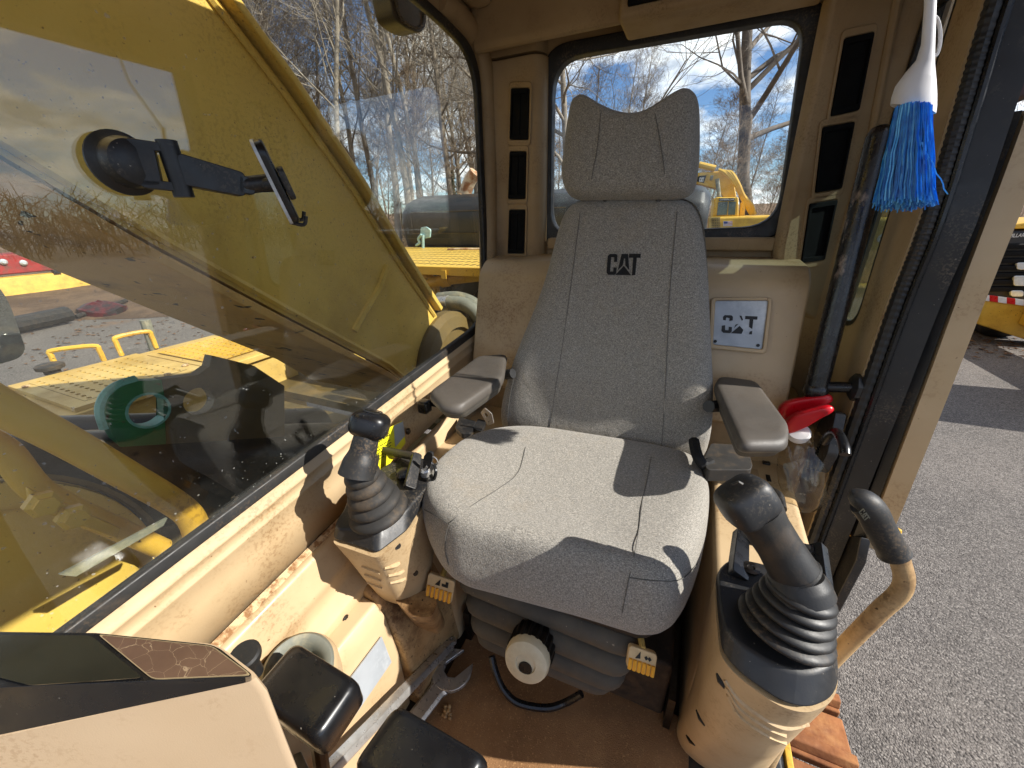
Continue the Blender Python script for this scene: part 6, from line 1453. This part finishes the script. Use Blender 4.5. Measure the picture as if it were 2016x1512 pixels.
def plant(px, dist, kind, label, group, scale=1.0, spin=None, lean=0):
    d = ray(px, 430); d.z = 0; d.normalize(); p = V3((d.x * dist, d.y * dist, 0)); p.z = groundz(p.x, p.y)
    t = thing('bare_tree', label, 'tree', p, group)
    t.rotation_euler = (lean, 0, rnd.uniform(0, 6.28) if spin is None else spin); t.scale = (scale,) * 3
    for nm, me in (('trunk', protos[kind][0]), ('crown', protos[kind][1])):
        o = bpy.data.objects.new(nm, me); COL.objects.link(o); o.parent = t
    return t
LB = {0: 'slender grey bare tree', 1: 'tall pale barked bare tree', 2: 'dark thin bare tree', 3: 'spreading bare tree with crooked limbs', 4: 'small pale bare tree', 5: 'massive spreading bare tree with thick trunk', 6: 'thin brown sapling'}
plant(1500, 24, 5, 'massive spreading bare tree with thick trunk right of the headrest', None, .95, 4.4)
plant(1100, 17, 3, 'crooked bare tree at the left edge of the rear window', None, .80, 1.0)
plant(1150, 21, 2, 'dark thin bare tree above the left horn of the headrest', None, .62, .4)
plant(1255, 30, 0, 'slender bare tree standing straight above the dip of the headrest', None, .66)
plant(805, 17, 1, 'tall pale tree just left of the work lamp', None, 1.0)
plant(930, 18, 3, 'crooked dark tree by the right edge of the boom side window', None, .85, 3.0)
rt = random.Random(21)
cols = []
def spread(n, x0, x1, d0, d1, kinds, wh):
    for k in range(n): cols.append((lerp(x0, x1, (k + rt.uniform(.1, .9)) / n), rt.uniform(d0, d1), rt.choice(kinds), wh))
spread(18, 425, 960, 17, 28, [0, 0, 1, 2, 4, 0, 1], 'left'); spread(15, 400, 980, 30, 52, [0, 1, 2, 3, 4], 'left back')
spread(7, 1080, 1640, 26, 40, [0, 2, 4, 6], 'rear'); spread(18, 1060, 1700, 42, 66, [0, 2, 6, 4, 6], 'rear back'); spread(14, 450, 1640, 16, 24, [6], 'sapling')
spread(8, 1700, 2100, 34, 55, [0, 2, 3, 6], 'right'); spread(7, -100, 420, 50, 75, [0, 2, 3], 'far left')
WH = {'left': 'near rank, boom side window', 'left back': 'deep wood, boom side window', 'rear': 'near wood, rear window', 'rear back': 'deep wood, rear window', 'sapling': 'along the yard edge', 'right': 'beyond the door opening', 'far left': 'far across the gravel'}
ORD = ['first', 'second', 'third', 'fourth', 'fifth', 'sixth', 'seventh', 'eighth', 'ninth', 'tenth', 'eleventh', 'twelfth', 'thirteenth', 'fourteenth', 'fifteenth', 'sixteenth', 'seventeenth', 'eighteenth', 'nineteenth', 'twentieth']
seen = {}
for px, ds, kd_, wh in cols:
    sc_ = rt.uniform(.8, 1.1)
    if 'rear' in wh: sc_ *= .62 if wh == 'rear' else .8
    if wh == 'right': sc_ *= .7
    if kd_ == 6 and wh == 'sapling': sc_ = rt.uniform(.4, .8)
    n_ = seen.get((wh, kd_), 0); seen[(wh, kd_)] = n_ + 1
    plant(px, ds, kd_, ORD[n_] + ' ' + LB[kd_] + ' from the left, ' + WH[wh], LB[kd_] + 's, ' + WH[wh], sc_, rt.uniform(0, 6.28))
# far wood on the other side of the yard (mirrored in the boom side pane)
fw = MB()
for k in range(1500):
    a = R_(rt.uniform(38, 205)); r = rt.uniform(48, 72); b = V3((math.sin(a) * r, math.cos(a) * r, GZ)); h = rt.uniform(2.5, 5.5)
    tp_ = b + V3((rt.gauss(0, .5), rt.gauss(0, .5), h)); fw.tube([b, lerp(b, tp_, .5), tp_], [.04, .03, .01], 3, cap=False)
    for q in range(9):
        o = lerp(b, tp_, rt.uniform(.05, .95)); fw.tube([o, o + V3((rt.gauss(0, 1.1), rt.gauss(0, 1.1), rt.uniform(.4, 2.0)))], [.04, .015], 3, cap=False)
fwo = fw.obj('distant_wood', 'bark_dark', smooth=False); fwo['kind'] = 'stuff'; fwo['label'] = 'distant bare wood across the open yard on the door side'; fwo['category'] = 'wood'
# undergrowth: uncountable brushwood along the wood's edge
ub = MB()
for k in range(5200):
    a = R_(rt.uniform(-58, 42)); r = 15.8 + abs(rt.gauss(0, 1)) * 12
    if a > R_(18): r += 8
    b = V3((math.sin(a) * r, math.cos(a) * r, 0)); b.z = groundz(b.x, b.y) - .1
    h = rt.uniform(.6, 2.6) * (1 + .02 * (r - 16)); d = V3((rt.gauss(0, .35), rt.gauss(0, .35), 1)).normalized()
    m1 = b + d * h * .5; e = m1 + (d + V3((rt.gauss(0, .35), rt.gauss(0, .35), -.1))).normalized() * h * .5
    ub.tube([b, m1, e], [.012, .009, .004], 3, cap=False)
    e2 = m1 + (d + V3((rt.gauss(0, .6), rt.gauss(0, .6), 0))).normalized() * h * .4; ub.tube([m1, e2], [.007, .004], 3, cap=False)
uo = ub.obj('undergrowth', 'brushwood', smooth=False); uo['kind'] = 'stuff'; uo['label'] = 'tangled bare brushwood along the edge of the wood'; uo['category'] = 'undergrowth'
# evergreen shrubs among the trunks
ev = []
for k, (px, ds, h) in enumerate(((895, 27, 4.5), (785, 30, 3.6), (1600, 34, 3.5))):
    d = ray(px, 430); d.z = 0; d.normalize(); p = V3((d.x * ds, d.y * ds, 0)); p.z = groundz(p.x, p.y)
    t = thing('evergreen_shrub', ['dull green evergreen by the right edge of the boom side window', 'dull green evergreen deep among the trunks left of the black hood', 'dull green evergreen behind the right edge of the rear window'][k], 'shrub', p)
    MB().tube([p, p + V3((0, 0, h * .8))], .06, 6).obj('stem', 'bark_dark', t)
    cb_ = MB()
    for j in range(1500):
        u = rt.random(); rad_ = (1 - u) * h * .26 + .1; q = p + V3((rt.gauss(0, rad_ * .5), rt.gauss(0, rad_ * .5), .3 + u * h)); d1 = V3((rt.gauss(0, 1), rt.gauss(0, 1), rt.gauss(0, .6))).normalized() * .16; d2 = V3((rt.gauss(0, 1), rt.gauss(0, 1), rt.gauss(0, 1))).normalized() * .04
        cb_.add([q - d1, q + d2, q + d1], [(0, 1, 2)])
    cb_.obj('foliage', 'evergreen', t, smooth=False, kind='stuff')
# dead leaves blown over the gravel at the far left, and by the truck
lf = MB()
for k in range(1500):
    x, y = rt.gauss(-15, 4), rt.uniform(1.5, 11)
    if rt.random() < .25: x, y = rt.gauss(5, 2.0), rt.gauss(9.6, .5)
    s = rt.uniform(.03, .07); a = rt.uniform(0, 6.28); z = GZ + .006 + rt.uniform(0, .02)
    lf.add([(x + math.cos(a) * s, y + math.sin(a) * s, z), (x - math.sin(a) * s * .5, y + math.cos(a) * s * .5, z + .02), (x - math.cos(a) * s, y - math.sin(a) * s, z), (x + math.sin(a) * s * .5, y - math.cos(a) * s * .5, z + .012)], [(0, 1, 2, 3)])
lo_ = lf.obj('dead_leaves', 'leaf_litter', smooth=False); lo_['kind'] = 'stuff'; lo_['label'] = 'dead brown leaves blown across the gravel'; lo_['category'] = 'leaves'
